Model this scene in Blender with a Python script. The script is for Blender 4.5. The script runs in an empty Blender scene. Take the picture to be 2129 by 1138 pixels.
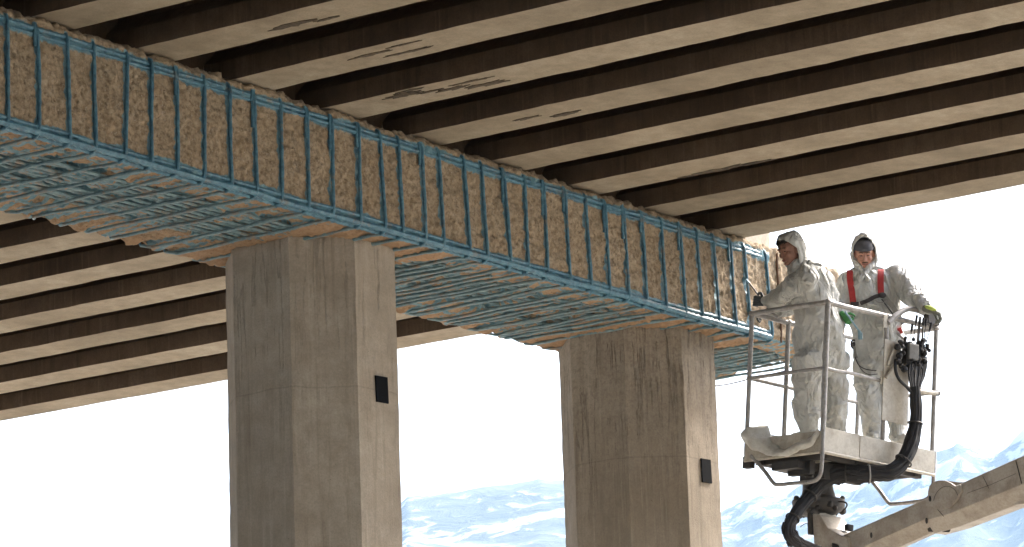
import bpy, bmesh, math, random
import numpy as np
from mathutils import Vector, Matrix
R = math.radians
scn = bpy.context.scene
COL = scn.collection

# ------------------------------------------------------------------ camera, sky, sun, exposure
FOC = 8420.0; CX, CY = 1064.5, 569.0; H0 = 1.6
yaw, pit, rol = R(54.81), R(12.76), R(-1.93)
FW = np.array([math.sin(yaw)*math.cos(pit), math.cos(yaw)*math.cos(pit), math.sin(pit)])
r0 = np.array([math.cos(yaw), -math.sin(yaw), 0.0]); u0 = np.cross(r0, FW)
RT = r0*math.cos(rol)+u0*math.sin(rol); UP = u0*math.cos(rol)-r0*math.sin(rol)
CAM = np.array([0, 0, H0])
cam_d = bpy.data.cameras.new("camera"); cam = bpy.data.objects.new("camera", cam_d); COL.objects.link(cam)
cam_d.sensor_width = 36; cam_d.lens = FOC/2129*36; cam_d.clip_start = .5; cam_d.clip_end = 30000
m = Matrix.Identity(4)
for i in range(3):
    m[i][0] = RT[i]; m[i][1] = UP[i]; m[i][2] = -FW[i]; m[i][3] = CAM[i]
cam.matrix_world = m
scn.camera = cam

SUN_AZ, SUN_EL = R(104), R(40)
w = bpy.data.worlds.new("World"); scn.world = w; w.use_nodes = True
nt = w.node_tree; nt.nodes.clear()
sky = nt.nodes.new("ShaderNodeTexSky"); sky.sky_type = 'NISHITA'; sky.sun_disc = False
sky.sun_elevation = SUN_EL; sky.sun_rotation = SUN_AZ; sky.air_density = 1.0; sky.dust_density = 6.0; sky.ozone_density = 1.0; sky.altitude = 300
bg = nt.nodes.new("ShaderNodeBackground"); bg.inputs[1].default_value = 0.15
wo = nt.nodes.new("ShaderNodeOutputWorld")
nt.links.new(sky.outputs[0], bg.inputs[0]); nt.links.new(bg.outputs[0], wo.inputs[0])
sl = bpy.data.lights.new("sun", 'SUN'); sl.energy = 2.0; sl.angle = R(8); sl.color = (1.0, .95, .88)
so = bpy.data.objects.new("sun", sl); COL.objects.link(so)
sdir = Vector((math.sin(SUN_AZ)*math.cos(SUN_EL), math.cos(SUN_AZ)*math.cos(SUN_EL), math.sin(SUN_EL)))
so.rotation_euler = sdir.to_track_quat('Z', 'Y').to_euler(); so.location = (0, 0, 60)
scn.view_settings.view_transform = 'Standard'; scn.view_settings.look = 'None'
scn.view_settings.gamma = 1; scn.view_settings.exposure = 2.2
scn.cycles.max_bounces = 8; scn.cycles.diffuse_bounces = 5; scn.cycles.volume_bounces = 2
scn.cycles.use_denoising = True

# ------------------------------------------------------------------ helpers
def at(px, py, d):                       # world point seen at a photo pixel, d metres deep
    return CAM + (FW + RT*(px-CX)/FOC - UP*(py-CY)/FOC)*d
def at_y(px, py, Y):
    r = FW + RT*(px-CX)/FOC - UP*(py-CY)/FOC
    return CAM + r*(Y/r[1])

def tag(o, label=None, cat=None, group=None, kind=None):
    if label: o["label"] = label
    if cat: o["category"] = cat
    if group: o["group"] = group
    if kind: o["kind"] = kind
    return o

def empty(name, loc=(0, 0, 0)):
    o = bpy.data.objects.new(name, None); COL.objects.link(o); o.location = loc; o.empty_display_size = .2
    return o

def mesh_obj(name, V, Fc, mat, parent=None, smooth=True, local=None):
    me = bpy.data.meshes.new(name)
    me.from_pydata([tuple(v) for v in V], [], [tuple(f) for f in Fc]); me.validate(); me.update()
    if smooth: me.polygons.foreach_set("use_smooth", [True]*len(me.polygons))
    mats = mat if isinstance(mat, (list, tuple)) else [mat]
    for mm in mats: me.materials.append(mm)
    o = bpy.data.objects.new(name, me); COL.objects.link(o)
    if parent: o.parent = parent
    return o

class MB:
    def __init__(s): s.V = []; s.F = []; s.n = 0
    def add(s, V, Fc):
        V = np.asarray(V, float); s.V.append(V)
        s.F += [tuple(i+s.n for i in f) for f in Fc]; s.n += len(V); return s
    def box(s, a, b, M=None):
        x0, y0, z0 = a; x1, y1, z1 = b
        V = np.array([(x0,y0,z0),(x1,y0,z0),(x1,y1,z0),(x0,y1,z0),(x0,y0,z1),(x1,y0,z1),(x1,y1,z1),(x0,y1,z1)], float)
        if M is not None: V = V@M[:3,:3].T+M[:3,3]
        return s.add(V, [(0,3,2,1),(4,5,6,7),(0,1,5,4),(1,2,6,5),(2,3,7,6),(3,0,4,7)])
    def tube(s, pts, rad, n=10, cap=True, flat=1.0):
        P = np.asarray(pts, float); k = len(P)
        rad = np.full(k, rad, float) if np.isscalar(rad) else np.asarray(rad, float)
        T = np.gradient(P, axis=0); T /= np.linalg.norm(T, axis=1)[:, None]+1e-12
        up = np.array([0, 0, 1.0])
        if abs(T[0]@up) > .9: up = np.array([1.0, 0, 0])
        a = np.cross(up, T[0]); a /= np.linalg.norm(a)
        V = []
        for i in range(k):
            a = a - (a@T[i])*T[i]; a /= np.linalg.norm(a); b = np.cross(T[i], a)
            for j in range(n):
                t = 2*math.pi*j/n
                V.append(P[i]+rad[i]*(math.cos(t)*a+flat*math.sin(t)*b))
        Fc = [(i*n+j, i*n+(j+1)%n, (i+1)*n+(j+1)%n, (i+1)*n+j) for i in range(k-1) for j in range(n)]
        if cap: Fc += [tuple(reversed(range(n))), tuple((k-1)*n+j for j in range(n))]
        return s.add(V, Fc)
    def ball(s, c, r, n=10, m_=7, frame=None):
        r = np.array([r]*3 if np.isscalar(r) else r, float)
        V = [(0, 0, -1)]
        for i in range(1, m_):
            ph = -math.pi/2+math.pi*i/m_
            for j in range(n):
                t = 2*math.pi*j/n; V.append((math.cos(ph)*math.cos(t), math.cos(ph)*math.sin(t), math.sin(ph)))
        V.append((0, 0, 1)); V = np.array(V)*r
        if frame is not None: V = V@np.array(frame)      # rows of frame = axes
        V = V+np.asarray(c, float)
        Fc = [(0, 1+(j+1) % n, 1+j) for j in range(n)]
        for i in range(m_-2):
            for j in range(n):
                a = 1+i*n+j; b = 1+i*n+(j+1) % n; Fc.append((a, b, b+n, a+n))
        L = 1+(m_-2)*n; last = len(V)-1
        Fc += [(L+j, L+(j+1) % n, last) for j in range(n)]
        return s.add(V, Fc)
    def cap(s, p0, r0, p1, r1, n=12, steps=2):
        p0 = np.asarray(p0, float); p1 = np.asarray(p1, float)
        s.ball(p0, r0, n, 8); s.ball(p1, r1, n, 8)
        ts = np.linspace(0, 1, steps+1)
        return s.tube([p0+(p1-p0)*t for t in ts], [r0+(r1-r0)*t for t in ts], n)
    def prism(s, poly, ext):            # poly: list of 3D points (planar), ext: vector
        P = np.array(poly, float); n = len(P); e = np.asarray(ext, float)
        return s.add(np.vstack([P, P+e]), [tuple(range(n)), tuple(reversed(range(n, 2*n)))]+[(j, (j+1) % n+0, (j+1) % n+n, j+n) for j in range(n)])
    def build(s, name, mat, parent=None, smooth=True, bevel=0, auto=None):
        V = np.vstack(s.V)
        o = mesh_obj(name, V, s.F, mat, parent, smooth)
        bm = bmesh.new(); bm.from_mesh(o.data); bmesh.ops.recalc_face_normals(bm, faces=bm.faces); 
        if bevel:
            es = [e for e in bm.edges if len(e.link_faces) == 2 and e.calc_face_angle(0) > R(35)]
            bmesh.ops.bevel(bm, geom=es, offset=bevel, segments=2, affect='EDGES', profile=.5)
        if smooth:
            for e in bm.edges:
                if len(e.link_faces) == 2 and e.calc_face_angle(0) > R(auto or 40): e.smooth = False
        bm.to_mesh(o.data); bm.free()
        return o

def _h(i, j, k, s):
    n = (i.astype(np.int64)*73856093) ^ (j.astype(np.int64)*19349663) ^ (k.astype(np.int64)*83492791) ^ (s*2654435761)
    n = (n ^ (n >> 13))*1274126177 & 0x7fffffff
    n = (n ^ (n >> 16))*668265263 & 0x7fffffff
    return (n & 0xffff)/65535.0*2-1
def noise(P, f=1.0, s=0):
    P = np.asarray(P, float)*f; i = np.floor(P).astype(np.int64); t = P-i; t = t*t*(3-2*t)
    o = 0
    for a in (0, 1):
        for b in (0, 1):
            for c in (0, 1):
                wt = (t[..., 0] if a else 1-t[..., 0])*(t[..., 1] if b else 1-t[..., 1])*(t[..., 2] if c else 1-t[..., 2])
                o = o+wt*_h(i[..., 0]+a, i[..., 1]+b, i[..., 2]+c, s)
    return o
def fbm(P, f=1.0, s=0, o=4):
    return sum(noise(P, f*2**k, s+k*7)*.5**k for k in range(o))
def sst(a, b, x):
    t = np.clip((x-a)/(b-a), 0, 1); return t*t*(3-2*t)

def smooth_path(P, k=6):
    P = [np.asarray(p, float) for p in P]; out = []
    for i in range(len(P)-1):
        p0 = P[max(i-1, 0)]; p1 = P[i]; p2 = P[i+1]; p3 = P[min(i+2, len(P)-1)]
        for j in range(k):
            t = j/k
            out.append(.5*((2*p1)+(-p0+p2)*t+(2*p0-5*p1+4*p2-p3)*t*t+(-p0+3*p1-3*p2+p3)*t**3))
    out.append(P[-1]); return np.array(out)

# ------------------------------------------------------------------ materials
class NG:
    def __init__(s, name):
        s.m = bpy.data.materials.new(name); s.m.use_nodes = True; s.t = s.m.node_tree
        s.b = s.t.nodes["Principled BSDF"]; s.tc = s.t.nodes.new("ShaderNodeTexCoord")
        s.geo = s.t.nodes.new("ShaderNodeNewGeometry"); s.pos = s.geo.outputs["Position"]
    def N(s, typ, ins=None, **kw):
        n = s.t.nodes.new(typ)
        for k, v in kw.items(): setattr(n, k, v)
        for k, v in (ins or {}).items():
            if isinstance(v, bpy.types.NodeSocket): s.t.links.new(v, n.inputs[k])
            else: n.inputs[k].default_value = v
        return n
    def noise(s, scale, detail=6, rough=.6, vec=None, st=None, dist=0):
        v = vec or s.pos
        if st: v = s.N("ShaderNodeVectorMath", {0: v, 1: st}, operation='MULTIPLY').outputs[0]
        return s.N("ShaderNodeTexNoise", {"Vector": v, "Scale": scale, "Detail": detail, "Roughness": rough, "Distortion": dist}).outputs[0]
    def ramp(s, fac, stops, interp='LINEAR'):
        n = s.N("ShaderNodeValToRGB", {0: fac}); cr = n.color_ramp; cr.interpolation = interp
        while len(cr.elements) < len(stops): cr.elements.new(.5)
        for e, (p, c) in zip(cr.elements, stops):
            e.position = p; e.color = (c, c, c, 1) if np.isscalar(c) else (*c, 1)
        return n.outputs[0]
    def mix(s, f, a, b, mode='MIX'):
        n = s.N("ShaderNodeMix", data_type='RGBA', blend_type=mode)
        for k, v in ((0, f), (6, a), (7, b)):
            if isinstance(v, bpy.types.NodeSocket): s.t.links.new(v, n.inputs[k])
            else: n.inputs[k].default_value = v if np.isscalar(v) and k == 0 else (*v, 1)
        return n.outputs[2]
    def math(s, op, a, b=0.0, c=0.0):
        return s.N("ShaderNodeMath", {0: a, 1: b, 2: c}, operation=op).outputs[0]
    def bump(s, h, strength=.5, dist=.01, prev=None):
        d = {"Height": h, "Strength": strength, "Distance": dist}
        if prev is not None: d["Normal"] = prev
        return s.N("ShaderNodeBump", d).outputs[0]
    def out(s, col=None, rough=.8, nrm=None, metal=0, spec=None):
        for k, v in (("Base Color", col), ("Roughness", rough), ("Normal", nrm), ("Metallic", metal)):
            if v is None: continue
            if isinstance(v, bpy.types.NodeSocket): s.t.links.new(v, s.b.inputs[k])
            else: s.b.inputs[k].default_value = (*v, 1) if k == "Base Color" else v
        if spec is not None: s.b.inputs["Specular IOR Level"].default_value = spec
        return s.m

def mat_concrete(name, c0, c1, c2, streak=True, cracks=0, joints=(), seed=0.0, boards=True):
    g = NG(name)
    p = g.N("ShaderNodeVectorMath", {0: g.pos, 1: (seed, seed*.7, 0)}, operation='ADD').outputs[0]
    big = g.noise(.9, 5, .6, p); mid = g.noise(7, 8, .7, p); fine = g.noise(70, 6, .7, p)
    col = g.ramp(big, [(.3, c0), (.5, c1), (.72, c2)])
    col = g.mix(g.ramp(mid, [(.35, .0), (.7, .55)]), col, tuple(np.array(c0)*.72))
    if streak:
        st = g.noise(5, 6, .65, p, st=(2.6, 2.6, .16), dist=.3)
        col = g.mix(g.ramp(st, [(.52, 0), (.72, .5)]), col, tuple(np.array(c0)*.5))
        st2 = g.noise(9, 5, .6, p, st=(3, 3, .1))
        col = g.mix(g.ramp(st2, [(.56, 0), (.8, .4)]), col, tuple(np.minimum(1, np.array(c2)*1.35)))
    col = g.mix(g.ramp(fine, [(.3, .35), (.6, 0)]), col, tuple(np.array(c0)*.55))
    pit = g.N("ShaderNodeTexVoronoi", {"Vector": p, "Scale": 26.0}).outputs[0]
    pm = g.ramp(pit, [(.035, 1), (.09, 0)])
    gate = g.ramp(g.noise(3, 3, .5, p), [(.5, 0), (.62, 1)])
    pm = g.math('MULTIPLY', pm, gate)
    col = g.mix(g.math('MULTIPLY', pm, .8), col, (.03, .025, .02))
    crk = None
    if cracks:
        zz = g.N("ShaderNodeSeparateXYZ", {0: g.pos}).outputs[2]
        topm = g.ramp(g.math('MULTIPLY', zz, .1), [(.70, .15), (.84, 1)])
        cn = g.noise(4.2, 7, .6, p, st=(2.2, 2.2, .12), dist=.15)
        crk = g.ramp(g.math('ABSOLUTE', g.math('SUBTRACT', cn, .5)), [(0, 1), (.016, 0)])
        brk = g.ramp(g.noise(3, 5, .6, p), [(.42, 0), (.52, 1)])
        crk = g.math('MULTIPLY', g.math('MULTIPLY', crk, topm), brk)
        col = g.mix(g.math('MULTIPLY', crk, .8*cracks), col, (.07, .055, .04))
        rg_ = g.ramp(g.noise(30, 6, .75, p), [(.48, 0), (.62, .55)])
        col = g.mix(g.math('MULTIPLY', g.math('MULTIPLY', rg_, topm), cracks), col, (.13, .10, .075))
    nrm = g.bump(g.math('ADD', g.math('MULTIPLY', mid, .6), fine), .45, .006)
    if crk is not None: nrm = g.bump(g.math('SUBTRACT', 1.0, crk), .7, .01, nrm)
    nrm = g.bump(g.math('SUBTRACT', 1.0, pm), .6, .006, nrm)
    if boards:
        z = g.N("ShaderNodeSeparateXYZ", {0: g.pos}).outputs
        hgt = None
        for zj in joints:
            wob = g.math('MULTIPLY', g.math('SUBTRACT', g.noise(2.5, 4), .5), .05)
            d = g.math('ABSOLUTE', g.math('SUBTRACT', g.math('ADD', z[2], wob), zj))
            l = g.ramp(g.math('MULTIPLY', d, 10.0), [(.02, 1), (.09, 0)])
            col = g.mix(g.math('MULTIPLY', l, .22), col, tuple(np.array(c0)*.4))
            hgt = l
            # the pour below the joint is a shade darker
        if hgt is not None: nrm = g.bump(g.math('SUBTRACT', 1.0, hgt), .22, .004, nrm)
    return g.out(col, .9, nrm, spec=.25)

def mat_plain(name, col, rough=.6, metal=0, dirt=.3, scale=12, bumpd=.002, dcol=(.06, .05, .04), spec=None, bscale=60):
    g = NG(name); n = g.noise(scale, 6, .65); n2 = g.noise(bscale, 5, .6)
    c = g.mix(g.ramp(n, [(.42, 0), (.75, dirt)]), col, dcol)
    c = g.mix(g.ramp(n2, [(.45, 0), (.8, dirt*.5)]), c, dcol)
    return g.out(c, g.ramp(n, [(.3, rough*.85), (.8, min(1, rough*1.25))]), g.bump(n2, .4, bumpd), metal, spec)

M = {}
M['pier'] = mat_concrete('pier_concrete', (.29, .245, .19), (.38, .325, .26), (.45, .40, .33), joints=(7.47,), seed=3, cracks=.12)
M['pier2'] = mat_concrete('pier_concrete_pitted', (.28, .235, .18), (.36, .305, .24), (.44, .385, .31), joints=(7.5,), seed=11, cracks=.75)
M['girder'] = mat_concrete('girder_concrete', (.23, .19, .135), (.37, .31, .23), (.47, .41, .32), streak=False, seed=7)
M['web'] = mat_concrete('shaded_girder_side', (.085, .056, .034), (.14, .095, .060), (.20, .145, .098), streak=True, seed=9)  # browner concrete, darkened further with the shade between girders painted in
M['steel'] = mat_plain('galvanised_steel', (.36, .35, .34), .5, .3, .6, 14)
M['paintwhite'] = mat_plain('dirty_white_paint', (.52, .49, .42), .45, 0, .8, 6, .001, (.22, .17, .12))
M['boom'] = mat_plain('boom_paint', (.41, .37, .315), .4, 0, .8, 5, .001, (.15, .11, .075))
M['black'] = mat_plain('black_rubber', (.014, .014, .016), .8, 0, .3, 30, .004, (.06, .055, .05))
M['dark'] = mat_plain('dark_greasy_steel', (.03, .028, .027), .6, .2, .4, 20, .003, (.12, .1, .08))
M['blot'] = mat_plain('plate_black', (.006, .007, .009), .95, 0, .05, spec=.05)
M['spall'] = mat_plain('exposed_spall', (.04, .028, .017), .95, 0, .7, 25, .012, (.16, .12, .07))
M['red'] = mat_plain('red_webbing', (.42, .035, .035), .75, 0, .25, 30, .002, (.1, .02, .02))
M['strapdark'] = mat_plain('dark_webbing', (.05, .045, .05), .8, 0, .2, 30)
M['strapgrey'] = mat_plain('grey_webbing', (.30, .30, .28), .8, 0, .3, 30)
M['skin'] = mat_plain('skin', (.46, .24, .17), .55, 0, .25, 25, .001, (.34, .13, .09))
M['skin2'] = mat_plain('tanned_skin', (.26, .13, .09), .55, 0, .25, 25, .001, (.13, .06, .04))
M['beanie'] = mat_plain('grey_knit', (.085, .085, .095), .95, 0, .3, 40, .004, (.04, .04, .05))
M['hair'] = mat_plain('dark_hair', (.03, .025, .022), .7, 0, .2, 40, .004)
M['lip'] = mat_plain('lips', (.28, .10, .08), .5, 0, .2, 25)
M['brow'] = mat_plain('brow_hair', (.12, .07, .045), .8, 0, .2, 40)
M['eye'] = mat_plain('eye', (.05, .04, .035), .25, 0, 0)
M['gdark'] = mat_plain('dark_glove', (.06, .07, .07), .7, 0, .4, 40, .003, (.15, .15, .14))
M['ggreen'] = mat_plain('lime_glove', (.42, .52, .10), .8, 0, .3, 40, .003, (.2, .22, .1))
M['ggrey'] = mat_plain('grey_glove_palm', (.16, .17, .15), .8, 0, .3, 40, .003)
M['green2'] = mat_plain('green_glove', (.07, .28, .09), .8, 0, .3, 40, .003)
M['bluetool'] = mat_plain('pale_blue_paint', (.23, .40, .50), .5, 0, .35, 40)
M['wood'] = mat_plain('brush_handle', (.17, .14, .11), .6, 0, .3, 40)

def mat_rebar():
    g = NG('blue_primed_rebar')
    n = g.noise(18, 6, .65); n2 = g.noise(90, 5, .65)
    c = g.ramp(n, [(.3, (.028, .085, .135)), (.5, (.055, .165, .235)), (.7, (.12, .26, .33))])
    c = g.mix(g.ramp(g.noise(7, 5, .7), [(.57, 0), (.72, .75)]), c, (.20, .15, .10))
    return g.out(c, .42, g.bump(n2, .7, .006), 0, .5)
M['rebar'] = mat_rebar()
def mat_rebar2():
    g = NG('ground_lit_rebar')  # paler copy of the bar blue, ground light on the underside put into its colour
    n = g.noise(18, 6, .65)
    c = g.ramp(n, [(.3, (.075, .15, .185)), (.5, (.14, .24, .275)), (.7, (.22, .32, .34))])
    c = g.mix(g.ramp(g.noise(7, 5, .7), [(.5, 0), (.66, .8)]), c, (.25, .17, .11))
    return g.out(c, .5, g.bump(g.noise(90, 5, .65), .7, .006), 0, .5)
M['rebar2'] = mat_rebar2()
M['rust'] = mat_plain('rusty_rebar', (.12, .065, .035), .85, 0, .5, 30, .004, (.05, .03, .02))

def mat_cap():
    g = NG('chipped_concrete_with_blue_primer')
    big = g.noise(2.2, 5, .6); mid = g.noise(24, 8, .72); fine = g.noise(120, 5, .7)
    c = g.ramp(mid, [(.25, (.09, .065, .042)), (.42, (.24, .185, .125)), (.55, (.37, .295, .205)), (.75, (.52, .44, .335))])
    c = g.mix(g.ramp(big, [(.35, 0), (.7, .35)]), c, (.27, .19, .11))
    nz = g.N("ShaderNodeSeparateXYZ", {0: g.pos}).outputs[2]
    c = g.mix(g.ramp(g.math('SUBTRACT', nz, 8.60), [(.0, .6), (.05, 0)]), c, (.42, .25, .14))
    vo = g.N("ShaderNodeTexVoronoi", {"Vector": g.pos, "Scale": 45.0, "Randomness": 1.0})
    agg = g.ramp(vo.outputs[0], [(.12, .7), (.3, 0)])
    rnd = g.N("ShaderNodeSeparateColor", {0: vo.outputs[1]}).outputs[0]
    agg = g.math('MULTIPLY', agg, g.ramp(rnd, [(.55, 0), (.6, 1)]))
    c = g.mix(agg, c, (.40, .36, .31))
    pit = g.ramp(g.noise(34, 5, .65, dist=.1), [(.30, 1), (.42, 0)])
    c = g.mix(g.math('MULTIPLY', pit, .5), c, (.07, .05, .032))
    pa = g.N("ShaderNodeAttribute", attribute_name="paint").outputs["Fac"]
    nn = g.math('MULTIPLY', g.math('SUBTRACT', g.noise(32, 7, .75), .5), 1.1)
    pf = g.ramp(g.math('ADD', pa, nn), [(.40, 0), (.56, 1)])
    blue = g.ramp(g.noise(16, 6, .7), [(.3, (.065, .16, .21)), (.5, (.12, .25, .31)), (.72, (.23, .34, .37))])
    c = g.mix(pf, c, blue)
    rg = g.ramp(pf, [(0, .95), (1, .5)])
    nrm = g.bump(g.math('ADD', mid, g.math('MULTIPLY', fine, .5)), .9, .012)
    nrm = g.bump(g.math('SUBTRACT', 1.0, pit), .7, .01, nrm)
    return g.out(c, rg, nrm, spec=.3)
M['cap'] = mat_cap()

def mat_suit():
    g = NG('white_coverall_fabric')
    n = g.noise(6, 6, .6); n3 = g.noise(55, 4, .6)
    c = g.ramp(n, [(.3, (.47, .475, .45)), (.6, (.54, .545, .52))])
    c = g.mix(g.ramp(g.noise(5, 4, .6), [(.55, 0), (.8, .12)]), c, (.40, .39, .36))
    c = g.mix(g.ramp(g.noise(60, 3, .6), [(.70, 0), (.74, .35)]), c, (.25, .36, .40))
    cr = g.noise(8, 1.8, .5, st=(1, 1, .5), dist=.9)
    fold = g.math('MULTIPLY', g.math('ABSOLUTE', g.math('SUBTRACT', cr, .5)), 2.0)
    cr2 = g.noise(24, 1.5, .5, dist=.4)
    fold2 = g.math('MULTIPLY', g.math('ABSOLUTE', g.math('SUBTRACT', cr2, .5)), 2.0)
    nrm = g.bump(fold, 1.0, .055); nrm = g.bump(fold2, .7, .014, nrm); nrm = g.bump(n3, .2, .003, nrm)
    return g.out(c, .62, nrm, spec=.35)
M['suit'] = mat_suit()

def mat_plastic():
    g = NG('milky_plastic_sheet')
    c = g.ramp(g.noise(10, 5, .6), [(.3, (.62, .60, .53)), (.6, (.78, .77, .72))])
    c = g.mix(g.ramp(g.noise(17, 7, .7), [(.55, 0), (.75, .5)]), c, (.36, .29, .2))
    mt = g.out(c, .35, g.bump(g.noise(26, 4, .5, dist=1.2), .6, .01))
    g.b.inputs["Transmission Weight"].default_value = .25
    return mt
M['plastic'] = mat_plastic()

def mat_ground():
    g = NG('gravel_ground')
    c = g.ramp(g.noise(.05, 8, .6), [(.3, (.27, .245, .20)), (.5, (.36, .33, .28)), (.7, (.44, .41, .36))])
    c = g.mix(g.ramp(g.noise(.01, 4, .5), [(.52, 0), (.62, .7)]), c, (.13, .14, .07))
    c = g.mix(g.ramp(g.noise(14, 6, .7), [(.4, .5), (.6, 0)]), c, (.17, .15, .12))
    return g.out(c, .95, g.bump(g.noise(12, 8, .7), .6, .03))
M['ground'] = mat_ground()

def mat_mtn():
    g = NG('mountain_rock_forest_and_snow')
    n = g.noise(.035, 9, .62, dist=.6); n2 = g.noise(.011, 6, .6, st=(1, 1, .7), dist=1.0)
    c = g.ramp(n, [(.35, (.035, .06, .05)), (.55, (.075, .10, .09)), (.7, (.15, .16, .16))])
    z = g.N("ShaderNodeSeparateXYZ", {0: g.pos}).outputs[2]
    low = g.ramp(g.math('MULTIPLY', z, .001), [(.46, 1), (.515, .0), (.58, .45), (.66, 1)])
    m_ = g.math('ADD', g.math('ADD', n2, g.math('MULTIPLY', g.math('SUBTRACT', n, .5), 1.1)), g.math('MULTIPLY', low, .16))
    rock = g.ramp(m_, [(.62, 0), (.70, 1)])
    c = g.mix(g.math('MULTIPLY', rock, .75), c, (.45, .45, .45))
    return g.out(c, .95, g.bump(n, .8, 8))
M['mtn'] = mat_mtn()
# ------------------------------------------------------------------ setting
g_ = MB(); S = 9000
xs = np.concatenate([np.linspace(-S, -60, 12), np.linspace(-50, 80, 40), np.linspace(100, S, 12)])
V = [(x, y, 0.06*float(noise(np.array([x, y, 0.0]), .11, 5))) for x in xs for y in xs]; n = len(xs)
mesh_obj('ground', V, [(i*n+j, (i+1)*n+j, (i+1)*n+j+1, i*n+j+1) for i in range(n-1) for j in range(n-1)], M['ground'])
bpy.data.objects['ground']["kind"] = 'structure'

def mountain(name, az0, az1, ridge, r0_, r1_, rp, seed, jag):
    na, nr = 420, 130
    A = np.linspace(R(az0), R(az1), na); RR = np.linspace(r0_, r1_, nr)
    el = np.interp(np.degrees(A), [p[0] for p in ridge], [p[1] for p in ridge])
    aa, rr = np.meshgrid(A, RR, indexing='ij'); ee = np.tan(np.radians(el))[:, None]*np.ones_like(rr)
    X = np.sin(aa)*rr; Y = np.cos(aa)*rr; P = np.stack([X, Y, 0*X], -1)
    t = (rr-r0_)/(rp-r0_)
    up = np.clip(t, 0, 1)**1.25; dn = np.clip(1-(rr-rp)/(r1_-rp), 0, 1)**1.1
    prof = np.where(rr < rp, up, dn)
    n1 = fbm(P, 1/420., seed, 6)
    Z = ee*rp*prof + n1*60*prof*(1-np.exp(-((rr-rp)/400)**2)) + jag*fbm(P, 1/38., seed+3, 5)*np.clip(prof, 0, 1)
    rid = 1-np.abs(fbm(P*np.array([1, 1, 1]), 1/500., seed+9, 5))*2.2
    Z += rid*25*prof*(1-np.exp(-((rr-rp)/400)**2))
    Z = np.where(prof <= 0.0, -2, Z)-1.5
    V = np.stack([X, Y, Z], -1).reshape(-1, 3)
    F = [(i*nr+j, (i+1)*nr+j, (i+1)*nr+j+1, i*nr+j+1) for i in range(na-1) for j in range(nr-1)]
    o = mesh_obj(name, V, F, M['mtn']); o["kind"] = 'structure'
mountain('mountain', 38, 57.6, [(38, 5.0), (46, 6.5), (50.6, 7.4), (52.2, 8.9), (53.2, 9.72), (54, 9.77), (54.7, 9.84), (55.1, 9.93), (55.7, 9.9), (56.3, 9.5), (57.6, 8.5)], 1300, 4300, 3000, 3, 2.5)
mountain('mountain', 55.5, 78, [(55.5, 8.9), (57, 9.3), (57.7, 9.45), (58.2, 9.56), (58.8, 9.55), (59.4, 9.66), (60, 9.76), (60.5, 10.0), (61.1, 10.18), (61.45, 10.06), (61.8, 10.14), (62.1, 10.40), (63.5, 10.5), (68, 9.8), (78, 8)], 1700, 5200, 3700, 21, 9)

# ------------------------------------------------------------------ bridge
YF, ZB, ZT = 17.70, 6.98+H0, 7.83+H0            # cap front face, underside, top
YB = 19.33; XE = 30.12; X0 = 16.0
ZS = 7.846+H0                                    # girder soffit
rng = random.Random(4)
st_px = [18,82,145,200,265,318,372,428,482,535,588,645,695,752,800,838,885,922,975,1012,1060,1100,1140,1185,1228,1268,1308,1345,1385,1425,1460,1495,1530,1560,1605]
st_x = [float(at_y(px, 262+.2805*px, 17.68)[0]) for px in st_px]
st_all = [st_x[0]-.29*k for k in range(11, 0, -1)] + st_x
st_all = np.array(st_all)
tilt = np.array([rng.uniform(-.03, .03) for _ in st_all])-.055*sst(21.5, 25.0, st_all)
legs = sorted(list(st_all) + [a+.14+rng.uniform(-.03, .03) for a in st_all] + [29.08, 29.22, 29.36, 29.5, 29.66, 29.8, 29.95])
legs = np.array(legs)
lslant = np.array([rng.uniform(-.05, .05) for _ in legs])
long_y = [17.92]+[18.14+.078*k for k in range(10)]+[19.07]
# pier plan (octagon) and positions
PIERS = [(23.10, M['pier']), (27.56, M['pier2'])]
def pier_poly(x0):
    k = .35
    return [(x0, 18.32), (x0+k, 17.97), (x0+k+.50, 17.97), (x0+2*k+.50, 18.32), (x0+2*k+.50, 18.86), (x0+k+.5, 19.22), (x0+k, 19.22), (x0, 18.86)]

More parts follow.
